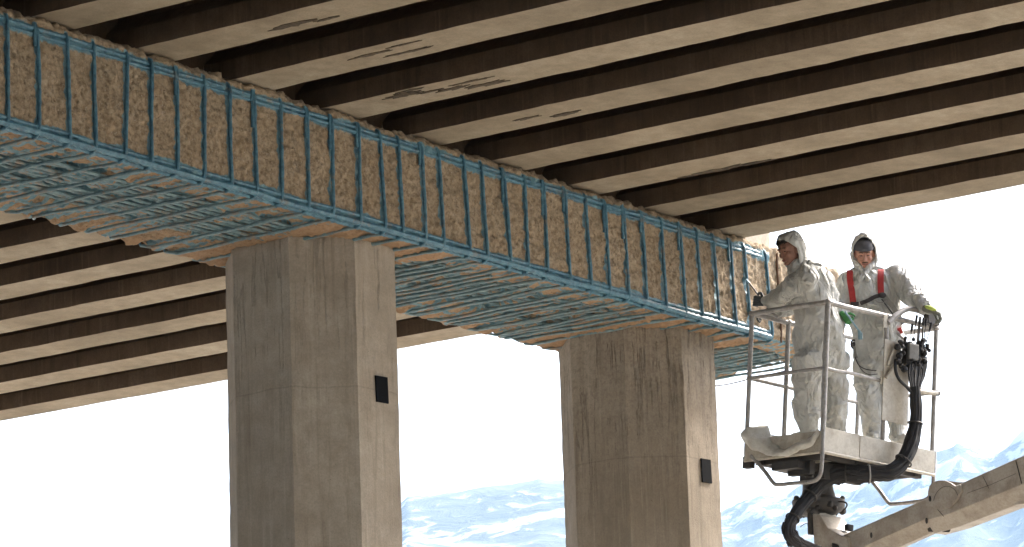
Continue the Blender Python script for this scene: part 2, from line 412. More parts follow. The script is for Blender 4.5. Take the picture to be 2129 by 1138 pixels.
def build_cap():
    top = empty('pier_cap_beam', (22.5, 18.5, ZB))
    # profile (y, z) walked round the section, with outward normals
    pr = []
    def seg(a, b, step, nrm):
        L = math.hypot(b[0]-a[0], b[1]-a[1]); k = max(1, int(L/step))
        for i in range(k): pr.append((a[0]+(b[0]-a[0])*i/k, a[1]+(b[1]-a[1])*i/k, nrm[0], nrm[1]))
    c = .03; st = .014
    seg((18.3, ZT), (YF+c, ZT), .03, (0, 1)); seg((YF+c, ZT), (YF, ZT-c), st, (-.7, .7))
    seg((YF, ZT-c), (YF, ZB+.03+c), st, (-1, 0)); seg((YF, ZB+.03+c), (YF+c, ZB+.03), st, (-.7, -.7))
    seg((YF+c, ZB+.03), (YB-c, ZB+.03), st, (0, -1)); seg((YB-c, ZB+.03), (YB, ZB+.03+c), st, (.7, -.7))
    seg((YB, ZB+.03+c), (YB, ZT), .03, (1, 0)); seg((YB, ZT), (18.3, ZT), .05, (0, 1))
    pr = np.array(pr); m_ = len(pr)
    X = np.concatenate([np.arange(X0, 18.8, .05), np.arange(18.8, XE-.03, .0145)])
    xx, ii = np.meshgrid(X, np.arange(m_), indexing='ij')
    Y = pr[ii, 0]; Z = pr[ii, 1]; NY = pr[ii, 2]; NZ = pr[ii, 3]
    P = np.stack([xx, Y, Z], -1)
    front = (NY < -.9); under = (NZ < -.6)
    near_top = sst(ZT-.07, ZT, Z)*(Y < 18.0)
    d = .011*fbm(P, 7, 1, 5)+.013*fbm(P, 34, 9, 3)
    d = d - .012*np.clip(noise(P, 22, 33)-.35, 0, 1)*2
    d = d + near_top*(.022*fbm(P, 15, 5, 3)+.0)
    # recess between bars on the underside, deep pockets down the middle
    mid = sst(18.02, 18.18, Y)*(1-sst(18.84, 19.0, Y))
    pk = sst(-.25, .25, fbm(P*np.array([1, 1.6, 1]), 3.3, 41, 3))
    halo = np.zeros_like(xx)
    for px0, _ in PIERS:
        dx = np.maximum(np.maximum(px0-.08-xx, xx-(px0+1.28)), 0); dy = np.maximum(np.maximum(17.9-Y, Y-19.3), 0)
        halo = np.maximum(halo, 1-sst(.0, .16, np.hypot(dx, dy)))
    d = np.where(under, d*.9-(.012+.10*pk*mid)*(1-halo)+.012*halo, d)
    bk_ = sst(19.12, 19.28, Y)*(Z < ZB+.12)
    d = d+bk_*(1-halo)*(.010+.020*np.cos(2*math.pi*(xx-float(st_x[0]))/.281)+.008*noise(P, 6, 91))
    # paint
    paint = np.zeros_like(xx)
    xt = xx
    ds = np.full(xx.shape, 9.)
    for a, tl in zip(st_all, tilt):
        xa = a+tl*(Z-ZB-.4)
        ds = np.minimum(ds, np.abs(xx-xa))
    pf = .9*(1-sst(.008, .034, ds))
    wb = .03*fbm(P, 4, 61, 4)
    pf = np.maximum(pf, .95*(1-sst(.075, .125, Z-ZB+wb)))
    pf = np.maximum(pf, .95*np.exp(-((Z-(ZT-.10)+wb*.6)/.048)**2))
    pf = np.maximum(pf, .15*sst(.42, .6, fbm(P, 5, 66, 3)))
    pf = pf*(Z < ZT-.035)
    paint = np.where(front | ((NY < -.5) & (Z < ZB+.2)), pf*(xx < 28.93), paint)
    dl = np.full(xx.shape, 9.)
    for a, s_ in zip(legs, lslant):
        dl = np.minimum(dl, np.abs(xx-(a+s_*(Y-17.7))))
    dy = np.full(xx.shape, 9.)
    for y in long_y: dy = np.minimum(dy, np.abs(Y-y-.02*noise(P, 1.5, 70)))
    blotch = .35+.75*sst(-.25, .35, fbm(P, 2.1, 90, 3))
    pu = np.maximum((1-sst(.010, .045, dl))*.8, (1-sst(.01, .04, dy))*blotch*.8)
    pu = np.clip(pu+.25*pk*mid*blotch+.10*mid, 0, 1)
    pu = pu*(.70+.35*sst(-.4, .1, fbm(P, 1.3, 55, 2)))
    pu = np.maximum(pu, .9*(1-sst(.05, .10, Y-YF)))
    pu = pu*(1-.9*halo)
    paint = np.where(under & (Y > YF+.02), pu, paint)
    paint = np.where((NY > .5), .8*(1-sst(.02, .06, ds)), paint)
    P[..., 1] += NY*d; P[..., 2] += NZ*d
    # rounded rough end
    cy, cz = 18.5, (ZB+ZT)/2
    ends = []; pe = []
    for k, t in enumerate(np.linspace(.12, 1, 26)):
        sc = 1-.5*(1-math.sqrt(max(0, 1-min(1, t*1.0)**2)))*.22 if t < .3 else (1-.01)*(1-(t-.3)/.7)
        q = P[-1].copy(); q[:, 1] = cy+(q[:, 1]-cy)*sc; q[:, 2] = cz+(q[:, 2]-cz)*sc
        q[:, 0] = XE-.03+.05*min(1, t*3)
        dd = .035*fbm(q, 8, 77, 4); q[:, 0] += dd
        ends.append(q); pe.append(np.full(m_, 0.0))
    P = np.concatenate([P, np.array(ends)], 0); paint = np.concatenate([paint, np.array(pe)], 0)
    n_ = P.shape[0]
    idx = np.arange(n_*m_).reshape(n_, m_); a = idx[:-1]; b = idx[1:]
    quads = np.stack([a, b, np.roll(b, -1, 1), np.roll(a, -1, 1)], -1).reshape(-1, 4)
    me = bpy.data.meshes.new('concrete_core'); me.vertices.add(n_*m_); me.vertices.foreach_set('co', P.reshape(-1))
    me.loops.add(len(quads)*4); me.loops.foreach_set('vertex_index', quads.reshape(-1).astype(np.int32))
    me.polygons.add(len(quads)); me.polygons.foreach_set('loop_start', np.arange(0, len(quads)*4, 4, dtype=np.int32))
    me.polygons.foreach_set('loop_total', np.full(len(quads), 4, dtype=np.int32))
    me.polygons.foreach_set('use_smooth', np.ones(len(quads), bool))
    me.update(calc_edges=True); me.validate()
    at_ = me.attributes.new('paint', 'FLOAT', 'POINT'); at_.data.foreach_set('value', paint.reshape(-1).astype(np.float32))
    me.materials.append(M['cap'])
    o = bpy.data.objects.new('concrete_core', me); COL.objects.link(o); o.parent = top; o.location = (-22.5, -18.5, -ZB)
    off = Vector((-22.5, -18.5, -ZB))
    def put(mb, name, mat):
        q = mb.build(name, mat, top); q.location = off; return q
    # stirrups
    for i, (a, tl) in enumerate(zip(st_all, tilt)):
        if a < 18.6: continue
        yq = 17.682; zb = ZB+.012; rr = .0135
        pts = [(a+tl*.42-.01, 17.80, ZT-.045), (a+tl*.42, 17.74, ZT-.035), (a+tl*.41, yq+.012, ZT-.06)]
        for z in np.linspace(ZT-.10, zb+.075, 26): pts.append((a+tl*(z-ZB-.4), yq, z))
        for t in (30, 60, 90): pts.append((a-tl*.4, yq+.06*(1-math.cos(R(t))), zb+.06*(1-math.sin(R(t)))))
        li = int(np.argmin(np.abs(legs-a)))
        for y in np.arange(17.80, 19.27, .06): pts.append((legs[li]+lslant[li]*(y-17.7), y, zb+.004*math.sin(y*9+i)))
        pts += [(a, 19.30, zb+.012), (a, 19.325, zb+.05), (a, 19.33, zb+.12), (a, 19.33, ZT-.1)]
        pts = np.array(pts); sway = np.stack([.007*noise(pts, 1.6, 200+i)+.0025*noise(pts, 8, 250+i), .004*noise(pts, 3, 300+i), 0*pts[:, 0]], 1)
        pts = pts+sway
        rad = rr*(1+.28*noise(pts, 30, 400+i))
        mb = MB(); mb.tube(pts, rad, 8)
        if rng.random() < .45:      # lapped tail beside the bar, at its top
            L = rng.uniform(.16, .3); xo = -.024
            q = np.array([(a+tl*.4+xo, yq+.004, z) for z in np.linspace(ZT-.05, ZT-.05-L, 8)])
            mb.tube(q, .0115*(1+.2*noise(q, 30, i)), 7)
        ob = put(mb, 'stirrup', [M['rebar'], M['rebar2']])
        for pl in ob.data.polygons:
            if pl.center[2] < ZB+.035 and pl.center[1] > 17.73: pl.material_index = 1  # bottom legs take the paler copy, ground bounce painted in
    for ki, a in enumerate(legs):                       # single crosswise bars of the underside
        if a < 24.2 and ki % 2: continue
        if a < 18.6 or np.min(np.abs(st_all-a)) < .001: continue
        li = int(np.argmin(np.abs(legs-a)))
        pts = np.array([(a+lslant[li]*(y-17.7), y, ZB+.018+.005*math.sin(y*7+a*3)) for y in np.arange(17.93+.2*rng.random(), 19.36, .06)])
        pts[-1, 2] += .03
        if any(px0+.0 < a < px0+1.2 for px0, _ in PIERS): continue
        put(MB().tube(pts, .012*(1+.25*noise(pts, 25, int(a*50))), 7), 'crosswise_bar', M['rebar2'])
    def lbar(y, z, r, x0, x1, seed, mat=M['rebar']):
        xs_ = np.arange(x0, x1, .035); q = np.stack([xs_, xs_*0+y, xs_*0+z], 1)
        q[:, 1] += .007*noise(q, 1.7, seed); q[:, 2] += .007*noise(q, 2.1, seed+1)+((.055*np.clip(noise(q, 1.9, seed+7)-.05, 0, 1)+.03*sst(23.8, 24.6, xs_)*(noise(q, .9, seed+8) > -.35)) if mat is M['rebar2'] else 0)
        rib = 1+.16*np.sin(xs_*2*math.pi/.07)+.15*noise(q, 14, seed)
        put(MB().tube(q, r*rib, 8), 'lengthwise_bar', mat)
    lbar(17.702, ZB+.045, .024, 18.5, 28.9, 500); lbar(17.698, ZB+.088, .015, 18.5, 28.9, 510)
    lbar(17.75, ZB+.030, .018, 18.5, 28.9, 515)
    lbar(17.702, ZT-.085, .018, 18.5, 28.82, 520); lbar(17.700, ZT-.122, .014, 18.5, 28.8, 530)
    for k, y in enumerate(long_y): lbar(y, ZB+(.040 if 0 < k < 11 else .048), .0145, 18.5, 30.0, 540+k, M['rebar2'])
    for x in (29.05, 29.38, 29.75):
        q = np.array([(x+.01*math.sin(z*8), 17.69, z) for z in np.linspace(ZB+.02, ZT-.05, 20)])
        put(MB().tube(q, .010*(1+.2*noise(q, 30, int(x*9))), 7), 'bare_bar', M['rust'])
    q = smooth_path([at(1484, 803, 36.6), at(1515, 799, 36.3), at(1560, 788, 35.6), at(1600, 779, 35.4), at(1640, 770, 35.2)], 6)
    put(MB().tube(q, .006, 6), 'loose_wire', M['rust'])
    tag(top, 'long reinforced concrete cap beam chipped back to blue-primed stirrups, on two octagonal piers', 'beam')
build_cap()

def build_pier(x0, mat, label, tall, zpl):
    zt = ZB+.055; P8 = pier_poly(x0); cx = x0+.6
    # subdivided sides so edges can be nicked a little
    ring = []
    for i in range(8):
        a = np.array(P8[i]); b = np.array(P8[(i+1) % 8]); k = max(2, int(np.linalg.norm(b-a)/.045))
        for j in range(k): ring.append(a+(b-a)*j/k)
    ring = np.array(ring); n_ = len(ring)
    zs = np.concatenate([np.linspace(-.2, 4.5, 12), np.arange(4.55, zt, .045), [zt]])
    V = []
    for z in zs:
        q = np.column_stack([ring, np.full(n_, z)])
        d = .004*fbm(q, 3, 5, 3)+.0025*noise(q, 22, 6)-(tall*.012*np.clip(noise(q, 17, 8)-.35, 0, 1))
        c = q[:, :2]-np.array([cx, 18.6]); c /= np.linalg.norm(c, axis=1)[:, None]
        q[:, :2] += c*d[:, None]; V.append(q)
    V = np.vstack(V)-np.array([cx, 18.6, 0])
    F = [(i*n_+j, i*n_+(j+1) % n_, (i+1)*n_+(j+1) % n_, (i+1)*n_+j) for i in range(len(zs)-1) for j in range(n_)]
    F += [tuple((len(zs)-1)*n_+j for j in range(n_))]
    o = mesh_obj('bridge_pier', V, F, mat); o.location = (cx, 18.6, 0)
    bm = bmesh.new(); bm.from_mesh(o.data)
    for e in bm.edges:
        if len(e.link_faces) == 2 and e.calc_face_angle(0) > R(30): e.smooth = False
    bm.to_mesh(o.data); bm.free()
    tag(o, label, 'pier', 'octagonal piers under the cap beam')
    pl = MB().box((-.073, -.012, -.10), (.073, .0, .10)).build('marker_plate', M['blot'], o, smooth=False, bevel=.002)
    pl.location = (x0+.632-cx, 17.97-18.6-.002, zpl); pl.rotation_euler = (0, R(-2), 0)
    return o
build_pier(PIERS[0][0], PIERS[0][1], 'smoother concrete pier on the left carrying the cap beam, black plate on its right face', .3, 5.88+H0)
build_pier(PIERS[1][0], PIERS[1][1], 'pitted concrete pier nearer the lift basket, dark cracks running down from its top', 1.0, 5.815+H0)

def build_girder(xr, y0, y1, label, group, seed):
    # xr: outer (+X) bottom edge; soffit .42 wide
    prof = [(0, 0), (0, .15), (-.13, .27), (-.13, .82), (0, .95), (-.42, .95), (-.29, .82), (-.29, .27), (-.42, .15), (-.42, 0)]
    ys = np.arange(min(y0, y1), max(y0, y1)+.01, .12); n_ = len(prof)
    # extra columns across the soffit edges
    V = []
    for y in ys:
        for i, (x, z) in enumerate(prof):
            q = np.array([xr+x, y, ZS+z]); V.append(q)
    V = np.array(V)
    bot = V[:, 2] < ZS+.01
    V[:, 0] += np.where(bot, .006*noise(V, 2.5, seed)+.005*noise(V, 9, seed+1), 0)
    V[:, 2] += np.where(bot, .004*noise(V, 3, seed+2)+.006*np.clip(noise(V, 8, seed+3)-.3, 0, 1), 0)
    loc = np.array([xr-.21, (y0+y1)/2, ZS]); V = V-loc
    F = [(i*n_+j, i*n_+(j+1) % n_, (i+1)*n_+(j+1) % n_, (i+1)*n_+j) for i in range(len(ys)-1) for j in range(n_)]
    F += [tuple(reversed(range(n_))), tuple((len(ys)-1)*n_+j for j in range(n_))]
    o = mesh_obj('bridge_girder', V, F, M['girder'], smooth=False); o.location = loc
    bm = bmesh.new(); bm.from_mesh(o.data); bmesh.ops.recalc_face_normals(bm, faces=bm.faces); bm.to_mesh(o.data); bm.free()
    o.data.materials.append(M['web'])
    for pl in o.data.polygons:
        if pl.normal[2] > -.8: pl.material_index = 1  # all but the soffit gets the darker copy with shade in its colour
    tag(o, label, 'girder', group)
    return o
ordw = ['outermost', 'second', 'third', 'fourth', 'fifth', 'sixth', 'seventh', 'eighth', 'ninth', 'tenth', 'eleventh', 'twelfth']
near = []
for k in range(11):
    lab = ('outermost concrete girder of the near span, its edge against the sky above the workers' if k == 0 else
           '%s concrete girder of the near span, counted from the sky edge' % ordw[k])
    near.append(build_girder(28.57-1.062*k, -8, 18.35, lab, 'girders of the near span', 10+k*5))
for k in range(8):
    lab = ('outermost concrete girder of the far span, its edge against the sky behind the piers' if k == 0 else
           '%s concrete girder of the far span, counted from the sky edge' % ordw[k])
    build_girder(30.2-1.048*k, 18.6, 44, lab, 'girders of the far span', 100+k*5)

# spalled marks on soffits (a real shallow scar: thin dark irregular patch)
def spall(k, xc, yc, lx, ly, seed, arc=False):
    r = random.Random(seed); o = near[k]
    n_ = 22; pts = []
    for j in range(n_):
        t = 2*math.pi*j/n_; rr = 1+.45*r.uniform(-1, 1)
        pts.append((lx*math.cos(t)*rr, ly*math.sin(t)*rr))
    if arc: pts = [(x, y+.9*x*x/lx) for x, y in pts]
    V = [(xc+x, yc+y, ZS-.0045) for x, y in pts]+[(xc+x*1.05, yc+y*1.05, ZS+.004) for x, y in pts]
    V = np.array(V)-np.array(o.location)
    F = [tuple(reversed(range(n_)))]+[(j, (j+1) % n_, (j+1) % n_+n_, j+n_) for j in range(n_)]
    mesh_obj('spalled_patch', V, F, M['spall'], o, smooth=False)
# (girder index, x, y, half x, half y)
SP = [(7, 20.98, 16.55, .035, .20), (7, 21.03, 16.28, .02, .10), (6, 21.93, 16.62, .02, .17), (6, 22.05, 16.42, .018, .20), (6, 21.88, 16.28, .012, .12),
      (5, 22.95, 17.10, .035, .14), (5, 22.88, 17.02, .02, .12), (5, 23.05, 16.72, .03, .14), (5, 23.12, 16.45, .035, .16), (5, 22.98, 16.5, .014, .16), (5, 23.0, 16.9, .015, .1),
      (4, 24.10, 16.80, .02, .12), (4, 24.2, 16.52, .03, .12), (8, 20.0, 16.3, .02, .1)]
for i, (k, x, y, a, b) in enumerate(SP): spall(k, x, y, a, b, 900+i, i % 3 == 1)
spall(2, 26.43, 16.63, .035, .34, 77); spall(2, 26.44, 16.25, .02, .15, 78)

def slab(name, x0, x1, y0, y1, ycb, label):
    mb = MB().box((x0, y0, ZS+.952), (x1, y1, ZS+1.2))
    mb.box((x1-.25, y0, ZS+1.202), (x1, y1, ZS+1.45))
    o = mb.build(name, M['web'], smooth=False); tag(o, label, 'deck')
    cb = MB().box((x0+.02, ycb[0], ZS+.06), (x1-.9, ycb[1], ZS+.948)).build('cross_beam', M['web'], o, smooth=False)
slab('bridge_deck', -50, 28.95, -12, 18.44, (18.02, 18.30), 'concrete deck slab resting on the near span girders')  # stretched unseen far past the girders to keep light off that side
slab('bridge_deck', -10, 30.6, 18.52, 44.2, (18.66, 18.95), 'concrete deck slab resting on the far span girders')
o = MB().box((29.28, 18.15, ZT-.03), (29.70, 18.5, ZS+.62)).build('bearing_block', mat_plain('pale_concrete', (.46, .41, .33), .9, 0, .4, 8), smooth=False, bevel=.012)
tag(o, 'small pale upright concrete block on the end of the cap beam, beside the hooded worker', 'block')
# ------------------------------------------------------------------ haze
hz = MB().box((-6200, -6200, -3.0), (6200, 6200, 1010)).build('haze', None, smooth=False)
hm = bpy.data.materials.new('haze'); hm.use_nodes = True; t = hm.node_tree; t.nodes.clear()
pv = t.nodes.new('ShaderNodeVolumePrincipled'); pv.inputs['Color'].default_value = (.55, .76, 1.0, 1); pv.inputs['Density'].default_value = .000098
pv.inputs['Anisotropy'].default_value = .0
mo = t.nodes.new('ShaderNodeOutputMaterial'); t.links.new(pv.outputs[0], mo.inputs['Volume'])
hz.data.materials.clear(); hz.data.materials.append(hm); hz["kind"] = 'stuff'
# ------------------------------------------------------------------ lift
from mathutils.bvhtree import BVHTree
BO = np.array([27.7165, 16.5254, 5.9269+H0])
BR = np.array([[0.97456, 0.22116, 0.03625], [-0.21774, 0.97269, -0.08044], [-0.05305, 0.07050, 0.99610]])   # columns = local axes
W_, D_, H_ = 1.297, .870, 1.035
def ray(px, py): return FW + RT*(px-CX)/FOC - UP*(py-CY)/FOC
def bplane(px, py, ax, val):             # photo pixel -> lift-basket local point on local plane ax=val
    o = BR.T@(CAM-BO); d = BR.T@ray(px, py); t = (val-o[ax])/d[ax]; return o+d*t
def by(px, py, v=-.03): return bplane(px, py, 1, v)
def bx(px, py, v=-.02): return bplane(px, py, 0, v)
lift = empty('boom_lift', tuple(BO))
mw = Matrix.Identity(4)
for i in range(3):
    for j in range(3): mw[i][j] = BR[i, j]
    mw[i][3] = BO[i]
lift.matrix_world = mw
tag(lift, 'dirty off-white boom lift with tubular railed basket holding two workers', 'lift')

# basket: platform with its rails as sub-parts
plat = MB()
plat.box((.0, .02, -.155), (W_, D_-.02, -.135))
bk = plat.build('basket_platform', M['paintwhite'], lift, smooth=False, bevel=.003)
def sub(mb, name, mat, par=bk, **k): return mb.build(name, mat, par, **k)
tb = MB().box((-.005, -.022, -.188), (.408, .0, .0)).box((.412, -.024, -.188), (W_+.01, -.002, -.003))
sub(tb, 'toe_board', M['paintwhite'], smooth=False, bevel=.003)
sub(MB().box((-.024, -.02, -.188), (-.004, D_, -.03)), 'toe_board', M['paintwhite'], smooth=False, bevel=.003)
sub(MB().box((W_+.012, .0, -.188), (W_+.03, D_, .0)), 'toe_board', M['paintwhite'], smooth=False, bevel=.003)
sub(MB().box((-.004, D_+.002, -.188), (W_, D_+.02, -.06)), 'toe_board', M['paintwhite'], smooth=False, bevel=.003)
lip = MB().tube([(-.01, -.012, -.2), (W_+.02, -.012, -.2)], .016, 8).tube([(-.015, 0, -.2), (-.015, D_, -.2)], .016, 8)
sub(lip, 'edge_tube', M['paintwhite'])
uf = MB()
uf.box((.05, .06, -.235), (W_-.05, .12, -.19)); uf.box((.05, D_-.12, -.235), (W_-.05, D_-.06, -.19))
for x in (.1, .45, .8, 1.15): uf.box((x, .05, -.23), (x+.05, D_-.05, -.185))
uf.box((.03, .3, -.30), (.62, .60, -.232)); uf.box((.0, D_-.05, -.26), (.06, D_+.04, -.16))
sub(uf, 'underframe', M['dark'], smooth=False, bevel=.004)
br = MB()
for pts in ([(1628, 972), (1652, 985), (1690, 992)], [(1655, 968), (1678, 992)]):
    br.tube([bx(x, y, .15) for x, y in pts], .014, 6)
br.box((.12, .25, -.34), (.18, .5, -.23)); br.box((.26, .22, -.36), (.42, .5, -.23))
sub(br, 'bracket', M['dark'])
posts = [(0, 0, .024, -.19), (W_, 0, .020, -.19), (0, D_, .020, -.15), (W_, D_, .018, -.15), (.70, 0, .020, -.02), (.43, D_, .020, -.15)]
for x, y, r, zb in posts: sub(MB().tube([(x, y, z) for z in np.linspace(zb, H_, 6)], r, 10), 'post', M['steel'])
def ring(z, name, r, wob=0.0):
    fr = smooth_path([(0, 0, z), (.12, -.005, z-.006), (.3, 0, z+.004-wob), (.5, .0, z+.0), (.75, 0, z), (1.0, 0, z), (W_, 0, z)], 5)
    for p in (fr, [(W_, 0, z), (W_+.002, D_/2, z+.002), (W_, D_, z)], [(W_, D_, z), (.43, D_, z-.004), (0, D_, z)], [(0, D_, z), (-.003, D_/2, z), (0, 0, z)]):
        sub(MB().tube(p, r, 10), name, M['steel'])
ring(H_, 'top_rail', .0215, .008); ring(H_*.473, 'mid_rail', .016)
for x, y, r, zb in posts:
    for z, rr in ((H_, .03), (H_*.473, .026)): sub(MB().ball((x, y, z), (rr, rr, rr*.85), 10, 7), 'clamp', M['steel'])
# flattened second rail along the left end
sub(MB().tube([bx(1578, 648, .04), bx(1610, 655, .05), (.06, D_-.25, H_-.05)], .014, 8), 'stay', M['steel'])
bl_ = smooth_path([bx(1712, 893), bx(1709, 960), bx(1706, 985), bx(1697, 998), bx(1680, 1003), bx(1650, 1005), bx(1618, 1008), bx(1607, 1003), bx(1590, 980), bx(1562, 948)], 5)
sub(MB().tube(bl_, .0165, 10), 'bumper_bar', M['steel'])
brp = smooth_path([bx(1943, 938, W_+.03), bx(1941, 990, W_+.03), bx(1938, 1022, W_+.03), bx(1926, 1038, W_+.03), bx(1900, 1044, W_+.03), bx(1858, 1048, W_+.03), bx(1847, 1045, W_+.03), bx(1832, 1025, W_+.03), bx(1812, 1000, W_+.03)], 5)
sub(MB().tube(brp, .0165, 10), 'bumper_bar', M['steel'])
hoop = smooth_path([by(1846, 672), by(1858, 660), by(1875, 648), by(1888, 643), by(1905, 645), by(1925, 653), by(1940, 664), by(1946, 684)], 5)
sub(MB().tube(hoop, .0235, 10), 'grab_hoop', M['steel'])
for (x, y) in ((1841, 668), (1835, 785)):
    c = by(x, y, -.028); sub(MB().box(c-[.022, .004, .055], c+[.022, .004, .055]), 'clamp_plate', M['paintwhite'], smooth=False, bevel=.003)
lp = by(1949, 818, -.03)
sub(MB().tube([lp+np.array([.03*math.cos(t)-.01, -.01, .022*math.sin(t)]) for t in np.linspace(-2, 2, 10)], .005, 6), 'wire_loop', M['dark'])
sub(MB().tube([by(1900, 812, -.02), by(1950, 819, -.02)], .02, 10), 'rail_sleeve', M['paintwhite'])

# control plate, valve block, levers
cp = MB().prism([by(x, y, -.045) for x, y in [(1840, 704), (1873, 714), (1874, 745), (1890, 765), (1888, 886), (1834, 873)]], (0, .008, 0))
ctl = cp.build('control_plate', M['paintwhite'], lift, smooth=False, bevel=.002)
tag(ctl, 'scuffed off-white control plate hanging on the front rail')
vb = MB(); r = random.Random(5)
c0, c1 = by(1870, 715, -.10), by(1925, 722, -.10)
vb.box(by(1884, 758, -.10), by(1916, 722, -.05))
for _ in range(34):
    x_, y_ = r.uniform(1872, 1921), r.uniform(708, 764); c = by(x_, y_, r.uniform(-.14, -.06))
    if _ % 2: vb.tube([c, c+[r.uniform(-.03, .03), 0, r.uniform(-.05, .05)]], r.uniform(.012, .022), 7)
    else: vb.ball(c, (r.uniform(.014, .03), .025, r.uniform(.012, .028)), 7, 5)
for t in np.linspace(0, 1, 9):
    c = c0+(c1-c0)*t+[0, r.uniform(-.02, .02), r.uniform(-.012, .01)]
    vb.tube([c-[0, 0, .03], c+[0, 0, .025]], .014+.004*r.random(), 7); vb.ball(c+[0, -.02, -.03], .018, 7, 5)
for (x, y) in [(1866, 722), (1870, 740), (1866, 752), (1880, 768), (1893, 768), (1912, 765), (1921, 735), (1922, 752)]:
    vb.ball(by(x, y, -.11), (.03, .03, .028), 8, 6)
vo = vb.build('valve_block', M['black'], lift)
gb = MB().box(by(1890, 746, -.155), by(1905, 718, -.12)).build('valve_cover', mat_plain('grey_cast_metal', (.10, .10, .095), .7, 0, .6, 25), vo, smooth=False, bevel=.010)
for (x0, y0, x1, y1) in [(1893, 705, 1897, 674), (1899, 706, 1906.5, 656), (1911, 714, 1913, 659), (1917, 716, 1920, 661), (1920, 717, 1926, 662), (1924, 719, 1937, 672)]:
    a, b = by(x0, y0, -.10), by(x1, y1, -.10)
    lv = MB().tube([a, b], .0045, 6).build('lever', M['dark'], vo)
    k = b-(b-a)/np.linalg.norm(b-a)*.065
    MB().tube([k, (k+b)/2, b], [.009, .011, .010], 8).build('lever_grip', M['black'], vo)
MB().tube([by(1908, 712, -.08), by(1912, 668, -.08)], .012, 8).build('spool', M['steel'], vo)
MB().tube([by(1917, 708, -.085), by(1920, 672, -.085)], .009, 8).build('spool', M['paintwhite'], vo)
MB().box(by(1930, 672, -.09), by(1944, 652, -.03)).build('switch_box', M['dark'], vo, smooth=False, bevel=.006)
for k in range(9):
    x = 1891+k*4; t = k/8
    pts = smooth_path([by(x, 758, -.12), by(x-1, 780, -.13), by(1893+t*22, 797, -.14), by(1897+t*14, 812, -.14)], 5)
    MB().tube(pts, .010+.004*(k % 2), 7).build('hose', M['black'] if k % 3 else M['dark'], vo)
MB().tube(smooth_path([by(1862, 748, -.1), by(1862, 770, -.12), by(1870, 790, -.13), by(1888, 808, -.14), by(1898, 822, -.14)], 6), .013, 8).build('hose', M['black'], vo)
MB().tube(smooth_path([by(1926, 742, -.1), by(1926, 765, -.1), by(1920, 785, -.12), by(1912, 806, -.13)], 6), .006, 7).build('hose', M['black'], vo)
for (x0, y0, x1, y1) in ((1871, 742, 1842, 786), (1862, 716, 1846, 760)):
    MB().tube([by(x0, y0, -.075), by(x1, y1, -.06)], .013, 6).build('brace', M['paintwhite'], ctl)

# hose bundle
HB = [(1902, 806, -.14, .05), (1904, 835, -.15, .055), (1904, 870, -.15, .058), (1899, 905, -.15, .062), (1890, 935, -.15, .068), (1876, 962, -.14, .072), (1852, 982, -.10, .075), (1820, 985, -.02, .072), (1788, 986, .06, .078), (1758, 984, .16, .082), (1730, 989, .25, .080), (1706, 1005, .32, .072), (1684, 1030, .35, .062), (1664, 1054, .35, .058), (1648, 1078, .33, .054), (1640, 1100, .30, .054), (1645, 1118, .28, .056), (1662, 1130, .28, .055), (1685, 1140, .3, .05), (1720, 1155, .35, .05)]
cen = smooth_path([by(x, y, v) for x, y, v, _ in HB], 7); rads = np.interp(np.linspace(0, 1, len(cen)), np.linspace(0, 1, len(HB)), [h[3] for h in HB])
T = np.gradient(cen, axis=0); T /= np.linalg.norm(T, axis=1)[:, None]
A = np.cross(T, np.array([.2, 1, .1])); A /= np.linalg.norm(A, axis=1)[:, None]; B = np.cross(T, A)
hb = MB(); hb.tube(cen, rads*.80*(1+.14*noise(cen, 12, 3)), 14)
for k in range(9):
    ph = 2*math.pi*k/9+np.linspace(0, 2.2, len(cen)); rr = rads*(.62+.10*noise(cen, 6, 20+k))
    P = cen+A*(np.cos(ph)*rr)[:, None]+B*(np.sin(ph)*rr)[:, None]
    hb.tube(P, rads*.31*(1+.30*noise(P, 16, 40+k)), 7)
rw = random.Random(12)
for k in range(46):
    i = int(rw.choice([rw.uniform(.74, .98), rw.uniform(.30, .62)])*len(cen)); t = rw.uniform(0, 6.28)
    c = cen[i]+(A[i]*math.cos(t)+B[i]*math.sin(t))*rads[i]*rw.uniform(.75, 1.0)
    hb.tube([c-T[i]*rw.uniform(.02, .06), c+A[i]*rw.uniform(-.01, .01), c+T[i]*rw.uniform(.02, .06)], [.006, rw.uniform(.012, .022), .005], 6)
hbo = hb.build('hose_bundle', M['black'], lift)
for i in (16, 34, 52, 62, 84, 98):
    c = cen[i]; MB().tube([c+A[i]*math.cos(t)*rads[i]*1.02+B[i]*math.sin(t)*rads[i]*1.02 for t in np.linspace(0, 2*math.pi, 18)], .007, 6).build('cable_tie', M['dark'] if i != 52 else M['steel'], hbo)

